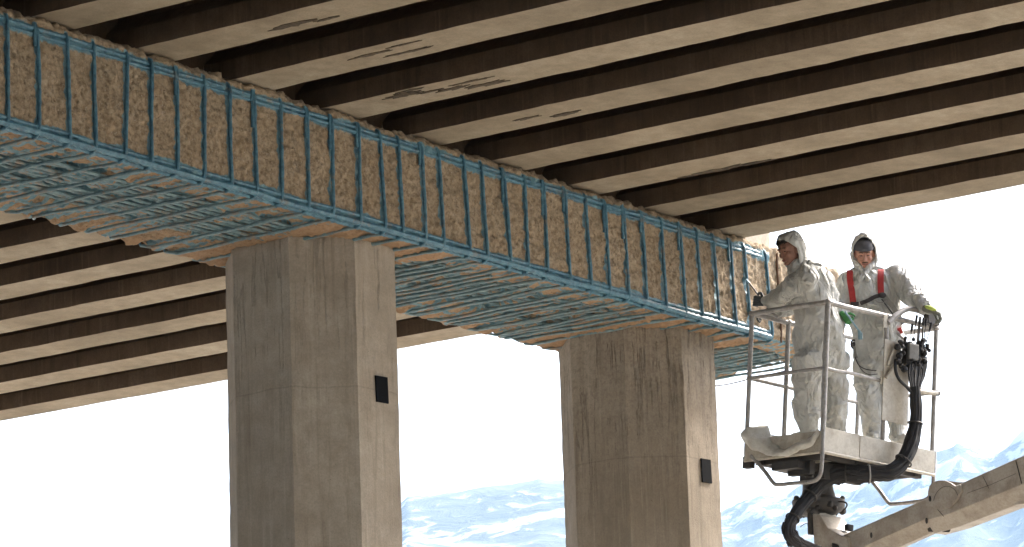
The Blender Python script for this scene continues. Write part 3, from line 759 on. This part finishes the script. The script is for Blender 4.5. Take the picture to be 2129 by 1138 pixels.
# boom: vertical plane through the arm
BA = at(1700, 1130, 33.35); BBp = at(2129, 985, 31.9)
ax_ = (BBp-BA); hx = ax_*[1, 1, 0]; hx /= np.linalg.norm(hx); bn = np.array([-hx[1], hx[0], 0]);
if bn@FW < 0: bn = -bn
def onb(px, py, off=0.0):
    r_ = ray(px, py); p0 = BA+bn*off; return CAM+r_*(((p0-CAM)@bn)/(r_@bn))
Minv = np.array(mw.inverted())
def L(P): P = np.asarray(P, float); return P@Minv[:3, :3].T+Minv[:3, 3]
def sect(pt, ps, off, wd, low):          # ring at one station: top px, seam px
    a = onb(*pt, off); b = onb(*ps, off); dn = np.array([0, 0, -low]); c = b+dn+bn*.10
    return [a+bn*.015, a+(b-a)*.06, b, c, c+bn*(wd-.2), b+bn*wd, a+bn*wd, a+bn*.03]
def loft(mb, stations):
    S_ = [np.array(s) for s in stations]; n_ = len(S_[0]); V = np.vstack(S_)
    F = [(i*n_+j, i*n_+(j+1) % n_, (i+1)*n_+(j+1) % n_, (i+1)*n_+j) for i in range(len(S_)-1) for j in range(n_)]
    F += [tuple(reversed(range(n_))), tuple((len(S_)-1)*n_+j for j in range(n_))]
    return mb.add(L(V), F)
inner = MB(); loft(inner, [sect((1745, 1115), (1752, 1156), .03, .26, .095), sect((1990, 1008), (1990, 1050), .03, .26, .095)])
io = inner.build('inner_boom', M['boom'], lift, smooth=False, bevel=.004)
outer = MB(); loft(outer, [sect((1924, 1036), (1924, 1082), -.01, .34, .10), sect((1975, 1014), (1975, 1068), -.01, .34, .10), sect((2129, 945), (2129, 1006), -.01, .34, .11), sect((2560, 752), (2560, 838), -.01, .36, .12)])
oo = outer.build('outer_boom', M['boom'], lift, smooth=False, bevel=.006)
hump = [(1928, 1050), (1929, 1022), (1932, 1010), (1940, 1002), (1952, 999), (1964, 999), (1976, 1004), (1986, 1011), (1996, 1008), (1999, 1022), (1990, 1040), (1975, 1055), (1955, 1062)]
MB().prism(L([onb(x, y, -.035) for x, y in hump]), L(bn*.02)-L(bn*0)).build('cheek_plate', M['boom'], oo, smooth=False, bevel=.004)
MB().prism(L([onb(x, y, .25) for x, y in [(1940, 1040), (1962, 999), (1996, 1003), (2020, 1001), (2010, 1030)]]), L(bn*.02)-L(bn*0)).build('cheek_plate', M['boom'], oo, smooth=False, bevel=.004)
def disc(px, py, r1, off, mat, name, par, dep=.02, n=18, ry=None):
    c = onb(px, py, off); P = [c+hx*r1*math.cos(t)+np.array([0, 0, 1])*(ry or r1)*math.sin(t) for t in np.linspace(0, 2*math.pi, n, endpoint=False)]
    return MB().prism(L(P), L(bn*dep)-L(bn*0)).build(name, mat, par, smooth=False)
for (x, y, par, off) in ((1933, 1037, oo, -.042), (1926, 1083, oo, -.018), (1811, 1113, io, .026)):
    disc(x, y, .011, off, M['black'], 'bolt_hole', par, .006, 14, .024)
# faint weld ring, seams and bolts
wr = MB()
c = onb(1967, 1045, -.040)
wr.tube([L(c+hx*.13*math.cos(t)+np.array([0, 0, .13*math.sin(t)])) for t in np.linspace(.3, 2.9, 20)], .002, 6)
wr.tube([L(onb(x, y, -.012)) for x, y in [(2112, 958), (2119, 985), (2124, 1006)]], .004, 6)
wr.tube([L(onb(x, y, -.012)) for x, y in [(2010, 1026), (2060, 1008), (2112, 985)]], .0015, 6)
wr.tube([L(onb(x, y, -.012)) for x, y in [(1948, 1058), (1962, 1074)]], .0025, 6)
wr.tube([L(onb(x, y, -.012)) for x, y in [(2043, 990), (2056, 1016)]], .0015, 6)
wr.build('weld_seam', M['dark'], oo)
pad = MB(); loft(pad, [[onb(x, y, o_) for o_ in (.0, .25) for x, y in q] for q in ([(1930, 1092), (1930, 1101)], [(1978, 1085), (1972, 1103)])] if False else [[onb(1927, 1096, .09), onb(1930, 1106, .10), onb(1930, 1106, .28), onb(1927, 1096, .28)], [onb(1986, 1080, .09), onb(1974, 1107, .10), onb(1974, 1107, .28), onb(1986, 1080, .28)]])
pad.build('wear_pad', M['dark'], oo, smooth=False, bevel=.004)
pad = MB(); loft(pad, [[onb(2080, 1022, .05), onb(2094, 1052, .08), onb(2094, 1052, .3), onb(2080, 1022, .3)], [onb(2129, 1000, .05), onb(2129, 1048, .08), onb(2129, 1048, .3), onb(2129, 1000, .3)]])
pad.build('rest_bracket', M['boom'], oo, smooth=False, bevel=.004)
# knuckle head
kn = MB(); kn.prism(L([onb(x, y, .0) for x, y in [(1688, 1067), (1704, 1070), (1720, 1098), (1745, 1112), (1762, 1118), (1770, 1190), (1700, 1190), (1692, 1130)]]), L(bn*.30)-L(bn*0))
kn = kn.build('knuckle', M['boom'], lift, smooth=False, bevel=.008)
sp = MB(); sp.add(L([onb(1704, 1067, .02), onb(1735, 1066, .30), onb(1756, 1110, .30), onb(1722, 1099, .02), onb(1704, 1075, .02), onb(1735, 1074, .30), onb(1756, 1118, .30), onb(1722, 1107, .02)]), [(0, 1, 2, 3), (7, 6, 5, 4), (0, 4, 5, 1), (1, 5, 6, 2), (2, 6, 7, 3), (3, 7, 4, 0)])
sp.build('slanted_plate', M['paintwhite'], kn, smooth=False)
MB().prism(L([onb(x, y, -.02) for x, y in [(1678, 1066), (1686, 1065), (1688, 1112), (1679, 1112)]]), L(bn*.05)-L(bn*0)).build('side_lug', M['dark'], kn, smooth=False, bevel=.003)
MB().prism(L([onb(x, y, -.006) for x, y in [(1730, 1129), (1742, 1133), (1745, 1145), (1729, 1145)]]), L(bn*.02)-L(bn*0)).build('bolt_hole', M['black'], kn, smooth=False)
MB().tube([L(onb(1738, 1108, .15)), L(onb(1757, 1112, .15))], .03, 12).build('pivot_pin', M['steel'], kn)
MB().box(L(onb(1760, 1100, .12))-[.04, .05, .02], L(onb(1772, 1098, .12))+[.03, .05, .03]).build('cable_guide', M['black'], io, bevel=.006)
# rotator under the basket
rc = onb(1702, 1050, .18)
def ringz(z, r_, n=22, sx=1.0): return [rc+np.array([r_*math.cos(t)*sx, r_*math.sin(t), z]) for t in np.linspace(0, 2*math.pi, n, endpoint=False)]
rt = MB(); loft(rt, [ringz(-.10, .10), ringz(-.06, .19), ringz(-.02, .22), ringz(.03, .22), ringz(.05, .15), ringz(.12, .13), ringz(.30, .12)])
rr_ = random.Random(8)
for k in range(26):
    t = rr_.uniform(0, 6.28); p = rc+np.array([.2*math.cos(t), .2*math.sin(t), rr_.uniform(-.07, .06)])
    rt.ball(L(p), rr_.uniform(.018, .04), 7, 5)
ro = rt.build('rotator', M['dark'], lift)
for s_, pxs in ((-1, [(1652, 1055), (1648, 1045), (1653, 1039), (1665, 1040)]), (1, [(1735, 1043), (1755, 1044), (1761, 1050), (1756, 1060)])):
    MB().tube(L(smooth_path([onb(x, y, .18) for x, y in pxs], 5)), .007, 7).build('lifting_eye', M['dark'], ro)
MB().tube(L(smooth_path([onb(1664, 1096, .1), onb(1672, 1090, .1), onb(1682, 1087, .1)], 5)), .003, 6).build('thin_wire', M['dark'], ro)

# plastic sheet over the left end of the platform
def sheet():
    tp = smooth_path([bx(1546, 893, -.05), bx(1560, 889, -.03), bx(1585, 886, .0), bx(1600, 890, .02), bx(1612, 915, .0), bx(1626, 934, -.045), bx(1655, 926, -.05), bx(1684, 909, -.05), bx(1700, 894, -.03), bx(1706, 885, .0)], 7)
    bt = smooth_path([bx(1546, 920, -.06), bx(1558, 931, -.075), bx(1575, 938, -.08), bx(1590, 943, -.085), bx(1605, 948, -.085), bx(1625, 952, -.085), bx(1655, 944, -.08), bx(1684, 927, -.07), bx(1698, 908, -.05), bx(1705, 899, -.02)], 7)
    k = 9; V = []
    for a, b in zip(tp, bt):
        for j in range(k):
            t = j/(k-1); p = a+(b-a)*t; p = p+np.array([-.03*math.sin(math.pi*t), 0, 0]); V.append(p)
    V = np.array(V); V += .016*np.stack([noise(V, 13, 3), noise(V, 10, 4), noise(V, 17, 5)], 1)
    n_ = len(tp); F = [(i*k+j, (i+1)*k+j, (i+1)*k+j+1, i*k+j+1) for i in range(n_-1) for j in range(k-1)]
    # inner flap lying back over the end of the floor
    n0 = len(V); q = []
    for i in range(12):
        for j in range(6):
            u = i/11; v = j/5; q.append(np.array([.02+.42*u, D_-.08-.30*v*(1-.3*u), .055*(1-u)-.06*v-.02]))
    q = np.array(q); q += .018*np.stack([noise(q, 12, 13), noise(q, 9, 14), noise(q, 14, 15)], 1)
    F2 = [(n0+i*6+j, n0+(i+1)*6+j, n0+(i+1)*6+j+1, n0+i*6+j+1) for i in range(11) for j in range(5)]
    V = np.vstack([V, q])@BR.T
    o = mesh_obj('plastic_sheet', V, F+F2, M['plastic']); o.location = BO
    md = o.modifiers.new('s', 'SOLIDIFY'); md.thickness = .003
    tag(o, 'dirty milky plastic sheet draped over the left end of the basket floor', 'sheet')
sheet()

# ------------------------------------------------------------------ people
def blob(mb, name, mat, parent=None, voxel=.011, smooth=4, disp=None, loc=None):
    V = np.vstack(mb.V)
    me = bpy.data.meshes.new('tmp'); me.from_pydata([tuple(v) for v in V], [], mb.F); me.update()
    bm = bmesh.new(); bm.from_mesh(me); bmesh.ops.recalc_face_normals(bm, faces=bm.faces); bm.to_mesh(me); bm.free()
    o = bpy.data.objects.new('tmp', me); COL.objects.link(o)
    md = o.modifiers.new('r', 'REMESH'); md.mode = 'VOXEL'; md.voxel_size = voxel
    if smooth: ms = o.modifiers.new('s', 'SMOOTH'); ms.factor = .5; ms.iterations = smooth
    dg = bpy.context.evaluated_depsgraph_get(); dg.update()
    nm = bpy.data.meshes.new_from_object(o.evaluated_get(dg)); bpy.data.objects.remove(o)
    n_ = len(nm.vertices); co = np.empty(n_*3); nm.vertices.foreach_get('co', co); co = co.reshape(-1, 3)
    if disp:
        no = np.empty(n_*3); nm.vertices.foreach_get('normal', no); no = no.reshape(-1, 3); co = co+no*disp(co)[:, None]
    off = np.array(loc if loc is not None else (0, 0, 0)); co = co-off
    nm.vertices.foreach_set('co', co.reshape(-1)); nm.polygons.foreach_set('use_smooth', [True]*len(nm.polygons))
    nm.materials.clear(); nm.materials.append(mat); nm.update(); nm.name = name
    ob = bpy.data.objects.new(name, nm); COL.objects.link(ob)
    if parent: ob.parent = parent
    ob.location = off
    if parent: ob.location = Vector(off)-parent.location
    return ob
def wrinkle(axis=None, amp=1.0, seed=0):
    def f(P):
        Q = P+.06*np.stack([noise(P, 5, seed+1), noise(P, 5, seed+2), noise(P, 5, seed+3)], 1)
        Q = Q*np.array([1, 1, 1.0])
        a = 1-np.abs(fbm(Q*np.array([1, 1, 1.7]), 4.2, seed, 2))*2.6
        b = 1-np.abs(noise(Q*np.array([1.2, 1.2, 1]), 10, seed+9))*2.2
        c = 1-np.abs(noise(Q, 22, seed+13))*2
        return amp*(.019*np.clip(a, -.6, 1)+.011*np.clip(b, -.5, 1)+.003*c+.012*fbm(P, 3, seed+5, 2))
    return f
def ell(mb, px, py, d, hw, hd, hh, ppm=None):   # ellipsoid in image-aligned axes
    mb.ball(at(px, py, d), (hw, hh, hd), 16, 10, frame=[RT, UP, FW])
def chain(mb, secs, n=7):                # secs: (px, py, depth, half width, half depth); smooth stack of ellipsoids
    S_ = np.array([(*at(x, y, d), a, b) for x, y, d, a, b in secs]); S_ = smooth_path(S_, n)
    for s in S_: mb.ball(s[:3], (s[3], min(s[3], s[4])*.72, s[4]), 16, 10, frame=[RT, UP, FW])

def head(name, c, f, u, skin, parent=None):
    f = np.array(f, float); f /= np.linalg.norm(f); u = np.array(u, float); u -= (u@f)*f; u /= np.linalg.norm(u); r_ = np.cross(f, u)
    fr = [r_, f, u]; P = lambda x, y, z: c+r_*x+f*y+u*z
    mb = MB()
    mb.ball(P(0, -.015, .03), (.077, .098, .092), 20, 12, fr)
    mb.ball(P(0, .012, -.02), (.066, .078, .085), 20, 12, fr)
    mb.ball(P(0, .030, -.072), (.048, .050, .042), 16, 10, fr)      # jaw
    mb.ball(P(0, .072, -.093), (.024, .018, .018), 12, 8, fr)       # chin
    for s in (-1, 1):
        mb.ball(P(s*.038, .062, -.022), (.025, .024, .026), 12, 8, fr)   # cheek
        mb.ball(P(s*.030, .082, .031), (.028, .012, .009), 12, 8, fr)    # brow ridge
        mb.ball(P(s*.076, -.005, -.005), (.012, .022, .032), 12, 8, fr)  # ear
        mb.ball(P(s*.014, .094, -.032), (.010, .010, .009), 10, 6, fr)   # nostril
        mb.ball(P(s*.030, .079, .013), (.017, .008, .010), 10, 6, fr)    # lid
    mb.cap(P(0, .086, .026), .010, P(0, .108, -.026), .013, 10)     # nose
    mb.ball(P(0, .088, -.058), (.026, .010, .007), 12, 6, fr); mb.ball(P(0, .086, -.070), (.022, .011, .007), 12, 6, fr)
    mb.cap(P(0, -.01, -.05), .058, P(0, -.045, -.17), .062, 14)     # neck
    o = blob(mb, name, skin, parent, .0045, 2, loc=c)
    def kid(mb2, nm, mat):
        q = mb2.build(nm, mat, o); q.data.transform(Matrix.Translation(-Vector(c))); return q
    for s in (-1, 1):
        kid(MB().ball(P(s*.030, .083, .010), (.013, .005, .0045), 10, 6, fr), 'eye', M['eye'])
        kid(MB().tube([P(s*.012, .092, .034), P(s*.030, .095, .040), P(s*.048, .084, .034)], .0045, 6), 'eyebrow', M['brow'])
    kid(MB().tube([P(-.024, .093, -.0635), P(0, .100, -.063), P(.024, .093, -.0635)], .0042, 8), 'lips', M['lip'])
    return o, P, fr
def hood(P, fr, c, par, th0=58, seed=0, scale=(1, 1, 1), dn=.06, fwd_top=0):
    # shell round the skull, open to the face; polar axis = face direction
    r_, f, u = fr; V = []; nt_, np_ = 20, 36
    for i in range(nt_+1):
        for j in range(np_):
            ph = 2*math.pi*j/np_; t0_ = R(th0-fwd_top*max(0, math.sin(ph))**.7)
            th = t0_+(math.pi-t0_)*i/nt_
            x = math.sin(th)*math.cos(ph); z = math.sin(th)*math.sin(ph); y = math.cos(th)
            low = max(0, -z)
            p = np.array([x*.104*scale[0]*(1+.15*low), y*.125*scale[1]-.01, z*.138*scale[2]+.012-low*dn])
            if i == 0: p = p*np.array([.93, .97, .95])
            V.append(p)
    V = np.array(V); k = .008*fbm(V, 14, seed, 3)+.006*(1-2*np.abs(noise(V, 20, seed+4)))
    V = V*(1+k[:, None]/.11)
    Wd = c+V[:, [0]]*r_+V[:, [1]]*f+V[:, [2]]*u
    F = [(i*np_+j, i*np_+(j+1) % np_, (i+1)*np_+(j+1) % np_, (i+1)*np_+j) for i in range(nt_) for j in range(np_)]
    o = mesh_obj('hood', Wd-np.array(par.location), F, M['suit'], par)
    md = o.modifiers.new('s', 'SOLIDIFY'); md.thickness = .005; md.offset = 1
    return o
def hand(name, wrist, fwd, palm, mat, par, curl=55, thumb=1, size=1.0, spread=.02):
    # fwd: wrist->knuckles, palm: direction the palm faces
    f = np.array(fwd, float); f /= np.linalg.norm(f); pn = np.array(palm, float); pn -= (pn@f)*f; pn /= np.linalg.norm(pn); s_ = np.cross(f, pn)*thumb
    w0 = np.array(wrist, float); z = size
    mb = MB()
    mb.cap(w0-f*.02*z, .028*z, w0+f*.02*z, .028*z, 10)
    for t in np.linspace(-1, 1, 4):
        mb.cap(w0+f*.015*z+s_*t*.020*z, .016*z, w0+f*.085*z+s_*t*.031*z, .0135*z, 10)
    for k, (t, Ls) in enumerate(zip((1, .34, -.34, -1), (.9, 1.0, .95, .76))):
        p = w0+f*.085*z+s_*t*.032*z; ang = 0
        for j, L0 in enumerate((.042, .028, .022)):
            ang += R(curl*(1, 1.1, .8)[j]); d = f*math.cos(ang)+pn*math.sin(ang)+s_*t*spread
            q = p+d*L0*Ls*z; mb.cap(p, (.0115-.001*j)*z, q, (.0105-.001*j)*z, 9); p = q
    p = w0+f*.02*z+s_*.030*z
    for j, (L0, d) in enumerate(((.045, f*.6+s_*.8+pn*.3), (.032, f*.8+s_*.15+pn*.6), (.026, f*.6-s_*.3+pn*.8))):
        d = d/np.linalg.norm(d); q = p+d*L0*z; mb.cap(p, (.0145-.0015*j)*z, q, (.013-.0015*j)*z, 9); p = q
    return blob(mb, name, mat, par, .0035, 1, loc=w0)
def ribbon(name, bvh, pts, width, mat, par, lift_=.008, th=.004, n=5):
    pp = smooth_path([(x, y, 0) for x, y in pts], n); H = []
    for x, y, _ in pp:
        d = ray(x, y); hit = bvh.ray_cast(Vector(CAM), Vector(d).normalized())
        if hit[0] is None: continue
        H.append((np.array(hit[0])-d/np.linalg.norm(d)*lift_))
    H = np.array(H); H[1:-1] = (H[:-2]+H[1:-1]*2+H[2:])/4
    if np.isscalar(width) and width < .009:
        return mesh_kid(MB().tube(H, width, 7), name, mat, par)
    T = np.gradient(H, axis=0); V = []
    for h, t in zip(H, T):
        s = np.cross(t, h-CAM); s /= np.linalg.norm(s); fw = (h-CAM)/np.linalg.norm(h-CAM)
        V += [h-s*width/2, h+s*width/2, h+s*width/2+fw*th, h-s*width/2+fw*th]
    n_ = len(H); F = [(i*4+j, i*4+(j+1) % 4, (i+1)*4+(j+1) % 4, (i+1)*4+j) for i in range(n_-1) for j in range(4)]+[(0, 1, 2, 3), tuple((n_-1)*4+j for j in range(4))]
    mb = MB(); mb.add(V, F); return mesh_kid(mb, name, mat, par)
def mesh_kid(mb, name, mat, par):
    q = mb.build(name, mat, par); q.data.transform(Matrix.Translation(-Vector(par.location))); return q
def bvh_of(o):
    V = [v.co+o.matrix_basis.translation+(o.parent.location if o.parent else Vector()) for v in o.data.vertices]
    return BVHTree.FromPolygons(V, [tuple(p.vertices) for p in o.data.polygons])
def boot(par, px, py, d, fdir):
    c = at(px, py, d); f = np.array(fdir, float); f[2] = 0; f /= np.linalg.norm(f); s = np.cross(f, [0, 0, 1.0])
    mb = MB(); mb.ball(c+f*.05, (.052, .14, .045), 14, 8, [s, f, np.array([0, 0, 1.0])]); mb.ball(c-f*.02+[0, 0, .04], (.055, .07, .07), 12, 8, [s, f, np.array([0, 0, 1.0])])
    blob(mb, 'boot', M['suit'], par, .009, 2, wrinkle(amp=.5, seed=3), loc=c)

# worker reaching to the beam with a brush
hc = at(1642, 522, 33.62)
f1 = -RT*.72-FW*.60-UP*.22
p1, P1, fr1 = head('person', hc, f1, UP-RT*.24, M['skin2'])
tag(p1, 'hooded worker in white coverall leaning left over the rail, brushing paint on the beam', 'person')
s1 = MB()
chain(s1, [(1668, 556, 33.62, .085, .09), (1684, 574, 33.6, .145, .17), (1694, 605, 33.57, .185, .20), (1698, 645, 33.54, .20, .185), (1704, 685, 33.5, .215, .185), (1706, 722, 33.5, .222, .19), (1706, 750, 33.5, .215, .18)])
chain(s1, [(1682, 745, 33.42, .135, .15), (1677, 785, 33.42, .122, .135), (1677, 830, 33.42, .110, .12), (1680, 868, 33.42, .098, .105), (1684, 896, 33.42, .075, .085)])
chain(s1, [(1733, 745, 33.62, .125, .14), (1733, 790, 33.62, .115, .13), (1735, 835, 33.6, .102, .11), (1736, 872, 33.6, .098, .10), (1737, 900, 33.6, .075, .085)])
A0, A1, A2 = at(1676, 578, 33.40), at(1634, 611, 33.52), at(1594, 628, 33.78)
s1.cap(A0, .100, A1, .088, 14, 3); s1.cap(A1, .085, A2, .042, 14, 3)
B0, B1, B2 = at(1672, 588, 33.86), at(1640, 640, 33.82), at(1604, 646, 33.78)
s1.cap(B0, .09, B1, .07, 12); s1.cap(B1, .07, B2, .045, 12)
s1.cap(at(1656, 560, 33.6), .075, at(1664, 574, 33.6), .10, 12)
su1 = blob(s1, 'coverall', M['suit'], p1, .011, 5, wrinkle(seed=11, amp=.8), loc=at(1706, 700, 33.5))
hood(P1, fr1, hc+np.array(fr1[1])*-.012, p1, 78, 5, (1.02, 1.04, 1.04), .05, 34)
hr = MB(); rh = random.Random(3)
for k in range(46):
    a = rh.uniform(-1.1, 1.0); b0 = P1(math.sin(a)*.055, .050+.02*math.cos(a), .090+rh.uniform(-.012, .01))
    d = fr1[1]*rh.uniform(.3, 1)+fr1[2]*rh.uniform(-.3, .45)+fr1[0]*rh.uniform(-.4, .4); d /= np.linalg.norm(d)
    hr.tube([b0-d*.02, b0+d*.015, b0+d*.035-fr1[2]*.006], [.004, .0035, .001], 5)
hr.ball(P1(0, -.028, .062), (.076, .092, .054), 14, 9, fr1)
mesh_kid(hr, 'hair', M['hair'], p1)
hand('glove', at(1590, 628, 33.80), -RT*.95+UP*.12+FW*.45, -UP*.15+FW*.9+RT*.3, M['gdark'], p1, 58, -1, 1.05)
hand('glove', at(1602, 646, 33.78), -RT*.9+FW*.3-UP*.2, -UP, M['gdark'], p1, 40, 1, 1.0)
boot(p1, 1680, 908, 33.42, -RT+FW*.6); boot(p1, 1732, 910, 33.6, -RT+FW*.5)
tip = at_y(1552, 581, 17.655)
hd = at(1592, 634, 33.86)
bo = MB().tube([hd, hd+(tip-hd)*.5, hd+(tip-hd)*.86], [.009, .008, .006], 8).build('paint_brush', M['wood'])
bo.data.transform(Matrix.Translation(-Vector(hd))); bo.location = hd
tag(bo, 'thin brush held by the leaning worker, its tip touching a blue stirrup', 'brush')
q = MB().tube([hd+(tip-hd)*.84, hd+(tip-hd)*.9, tip], [.009, .014, .007], 9, flat=.5).build('bristles', M['bluetool'], bo); q.data.transform(Matrix.Translation(-Vector(hd)))

# worker with the red harness
hc2 = at(1797, 528, 33.93)
f2 = -FW*.96-RT*.04-UP*.30
p2, P2, fr2 = head('person', hc2, f2, UP-RT*.05, M['skin'])
tag(p2, 'worker in grey beanie and white coverall with red harness straps, hand on the hoop', 'person')
s2 = MB()
chain(s2, [(1801, 573, 34.0, .10, .09), (1807, 576, 33.98, .20, .12), (1812, 588, 33.96, .235, .14), (1814, 620, 33.93, .232, .165), (1818, 660, 33.9, .222, .175), (1824, 700, 33.9, .212, .17), (1827, 735, 33.9, .210, .17), (1828, 760, 33.9, .205, .16)])
chain(s2, [(1804, 755, 33.86, .118, .14), (1804, 795, 33.85, .112, .125), (1808, 840, 33.84, .098, .11), (1812, 875, 33.84, .085, .095), (1815, 903, 33.84, .07, .08)])
chain(s2, [(1853, 755, 33.9, .118, .14), (1856, 795, 33.9, .108, .12), (1862, 842, 33.9, .095, .105), (1866, 880, 33.9, .082, .09), (1869, 908, 33.9, .07, .08)])
C0, C1, C2 = at(1866, 574, 33.95), at(1897, 615, 33.78), at(1930, 642, 33.45)
s2.cap(C0, .098, C1, .082, 14, 3); s2.cap(C1, .080, C2, .050, 14, 3)
D0, D1, D2 = at(1762, 590, 33.95), at(1748, 636, 33.88), at(1752, 662, 33.55)
s2.cap(D0, .095, D1, .07, 14, 3); s2.cap(D1, .068, D2, .045, 14, 3)
s2.cap(at(1778, 572, 34.0), .04, at(1822, 567, 34.0), .04, 12)
su2 = blob(s2, 'coverall', M['suit'], p2, .011, 5, wrinkle(seed=31, amp=.68), loc=at(1824, 720, 33.9))
hood(P2, fr2, hc2-np.array(fr2[1])*.008, p2, 68, 9, (.98, 1.02, 1.12), .05)
for s_ in (-1, 1): s3 = MB(); s3.cap(P2(s_*.085, -.01, -.06), .028, at(1797+s_*9, 582, 33.80), .022, 12, 4); s3.cap(P2(s_*.098, -.03, .0), .018, P2(s_*.085, -.01, -.06), .028, 12, 3); blob(s3, 'collar_flap', M['suit'], p2, .009, 3, wrinkle(seed=40+s_, amp=.3), loc=P2(s_*.08, 0, -.08))
bn_ = MB()
V = []; nt_, np_ = 10, 28
for i in range(nt_+1):
    z = .047+.080*(i/nt_)
    k = math.sqrt(max(.02, 1-max(0, (z-.05)/.09)**2))
    for j in range(np_):
        t = 2*math.pi*j/np_; V.append(P2(.086*k*math.cos(t), -.008+.108*k*math.sin(t), z-.010*math.sin(t)*0))
F = [(i*np_+j, i*np_+(j+1) % np_, (i+1)*np_+(j+1) % np_, (i+1)*np_+j) for i in range(nt_) for j in range(np_)]+[tuple(nt_*np_+j for j in range(np_))]
bn_.add(V, F)
mesh_kid(bn_, 'beanie', M['beanie'], p2)
mesh_kid(MB().tube([P2(-.026, .094, -.050), P2(-.012, .101, -.046), P2(0, .104, -.045), P2(.012, .101, -.046), P2(.026, .094, -.050)], .005, 7), 'moustache', M['brow'], p2)
mesh_kid(MB().ball(P2(0, .045, -.125), (.045, .035, .03), 12, 8, fr2), 'neck_scarf', M['strapdark'], p2)
bv = bvh_of(su2)
ribbon('harness_strap', bv, [(1767, 562), (1767, 580), (1770, 600), (1774, 630)], .052, M['red'], p2, .012)
ribbon('harness_strap', bv, [(1832, 548), (1831, 570), (1831, 595), (1832, 616)], .052, M['red'], p2, .012)
ribbon('chest_strap', bv, [(1768, 632), (1785, 632), (1805, 625), (1820, 617), (1838, 613)], .034, M['strapdark'], p2, .016)
ribbon('lanyard', bv, [(1838, 618), (1850, 634), (1862, 650), (1872, 668), (1880, 684)], .055, M['strapgrey'], p2, .014)
ribbon('lanyard_edge', bv, [(1833, 622), (1846, 640), (1858, 655)], .006, M['strapdark'], p2, .018)
ribbon('cord', bv, [(1776, 738), (1784, 758), (1800, 768), (1822, 771)], .004, M['strapdark'], p2, .014)
ribbon('cord', bv, [(1778, 742), (1790, 768), (1806, 779), (1824, 778)], .003, M['strapdark'], p2, .014)
ribbon('thigh_strap', bv, [(1776, 712), (1778, 728), (1780, 745)], .03, M['strapgrey'], p2, .010)
ribbon('red_tab', bv, [(1869, 682), (1874, 694)], .035, M['red'], p2, .02)
def hitp(px, py, b=bv, l=.02):
    d = ray(px, py); h = b.ray_cast(Vector(CAM), Vector(d).normalized())[0]
    return np.array(h)-d/np.linalg.norm(d)*l if h is not None else at(px, py, 33.7)
c = hitp(1775, 716); mesh_kid(MB().tube([c+RT*.022*math.cos(t)+UP*.035*math.sin(t) for t in np.linspace(0, 6.28, 14)], .008, 7).ball(c, (.02, .02, .02), 8, 6), 'carabiner', M['strapdark'], p2)
c = hitp(1834, 614); mesh_kid(MB().ball(c, (.035, .012, .025), 10, 6, [RT, FW, UP]), 'buckle', M['strapdark'], p2)
c = hitp(1832, 624); mesh_kid(MB().tube([c+RT*.045*math.cos(t)-UP*.022*math.sin(t) for t in np.linspace(0, 3.3, 12)], .004, 6), 'd_ring', M['steel'], p2)
c = hitp(1872, 700); mesh_kid(MB().tube([c-RT*.03+UP*.03, c+RT*.03-UP*.02], .012, 7), 'buckle', M['steel'], p2)
ribbon('front_flap', bv, [(1797, 566), (1793, 580), (1789, 600), (1788, 640), (1790, 690)], .018, M['suit'], p2, .008)
g = hand('glove', at(1930, 644, 33.40), RT*.9-UP*.35-FW*.1, -UP*.8-RT*.3+FW*.1, M['ggrey'], p2, 50, 1, 1.15)
mesh_kid(MB().ball(at(1935, 641, 33.36), (.055, .03, .018), 14, 8, [RT*.94-UP*.3, FW, UP*.94+RT*.3]), 'glove_back', M['ggreen'], p2)
g = hand('glove', at(1753, 655, 33.5), RT*.5-UP*.6-FW*.4, FW*.5+RT*.5, M['green2'], p2, 62, 1, .82)
boot(p2, 1813, 915, 33.84, -FW); boot(p2, 1868, 920, 33.9, -FW+RT*.3)
a, b = at(1757, 648, 33.40), at(1787, 690, 33.36)
bo = MB().tube([a, b], [.008, .007], 8).build('paint_brush', M['bluetool']); bo.data.transform(Matrix.Translation(-Vector(a))); bo.location = a
tag(bo, 'pale blue brush hanging from the green glove of the harnessed worker', 'brush')
dd = (b-a)/np.linalg.norm(b-a)
q = MB().tube([b-dd*.01, b+dd*.01-UP*.01, b+dd*.012-UP*.055], [.012, .022, .02], 9, flat=.5).build('bristles', M['bluetool'], bo); q.data.transform(Matrix.Translation(-Vector(a)))
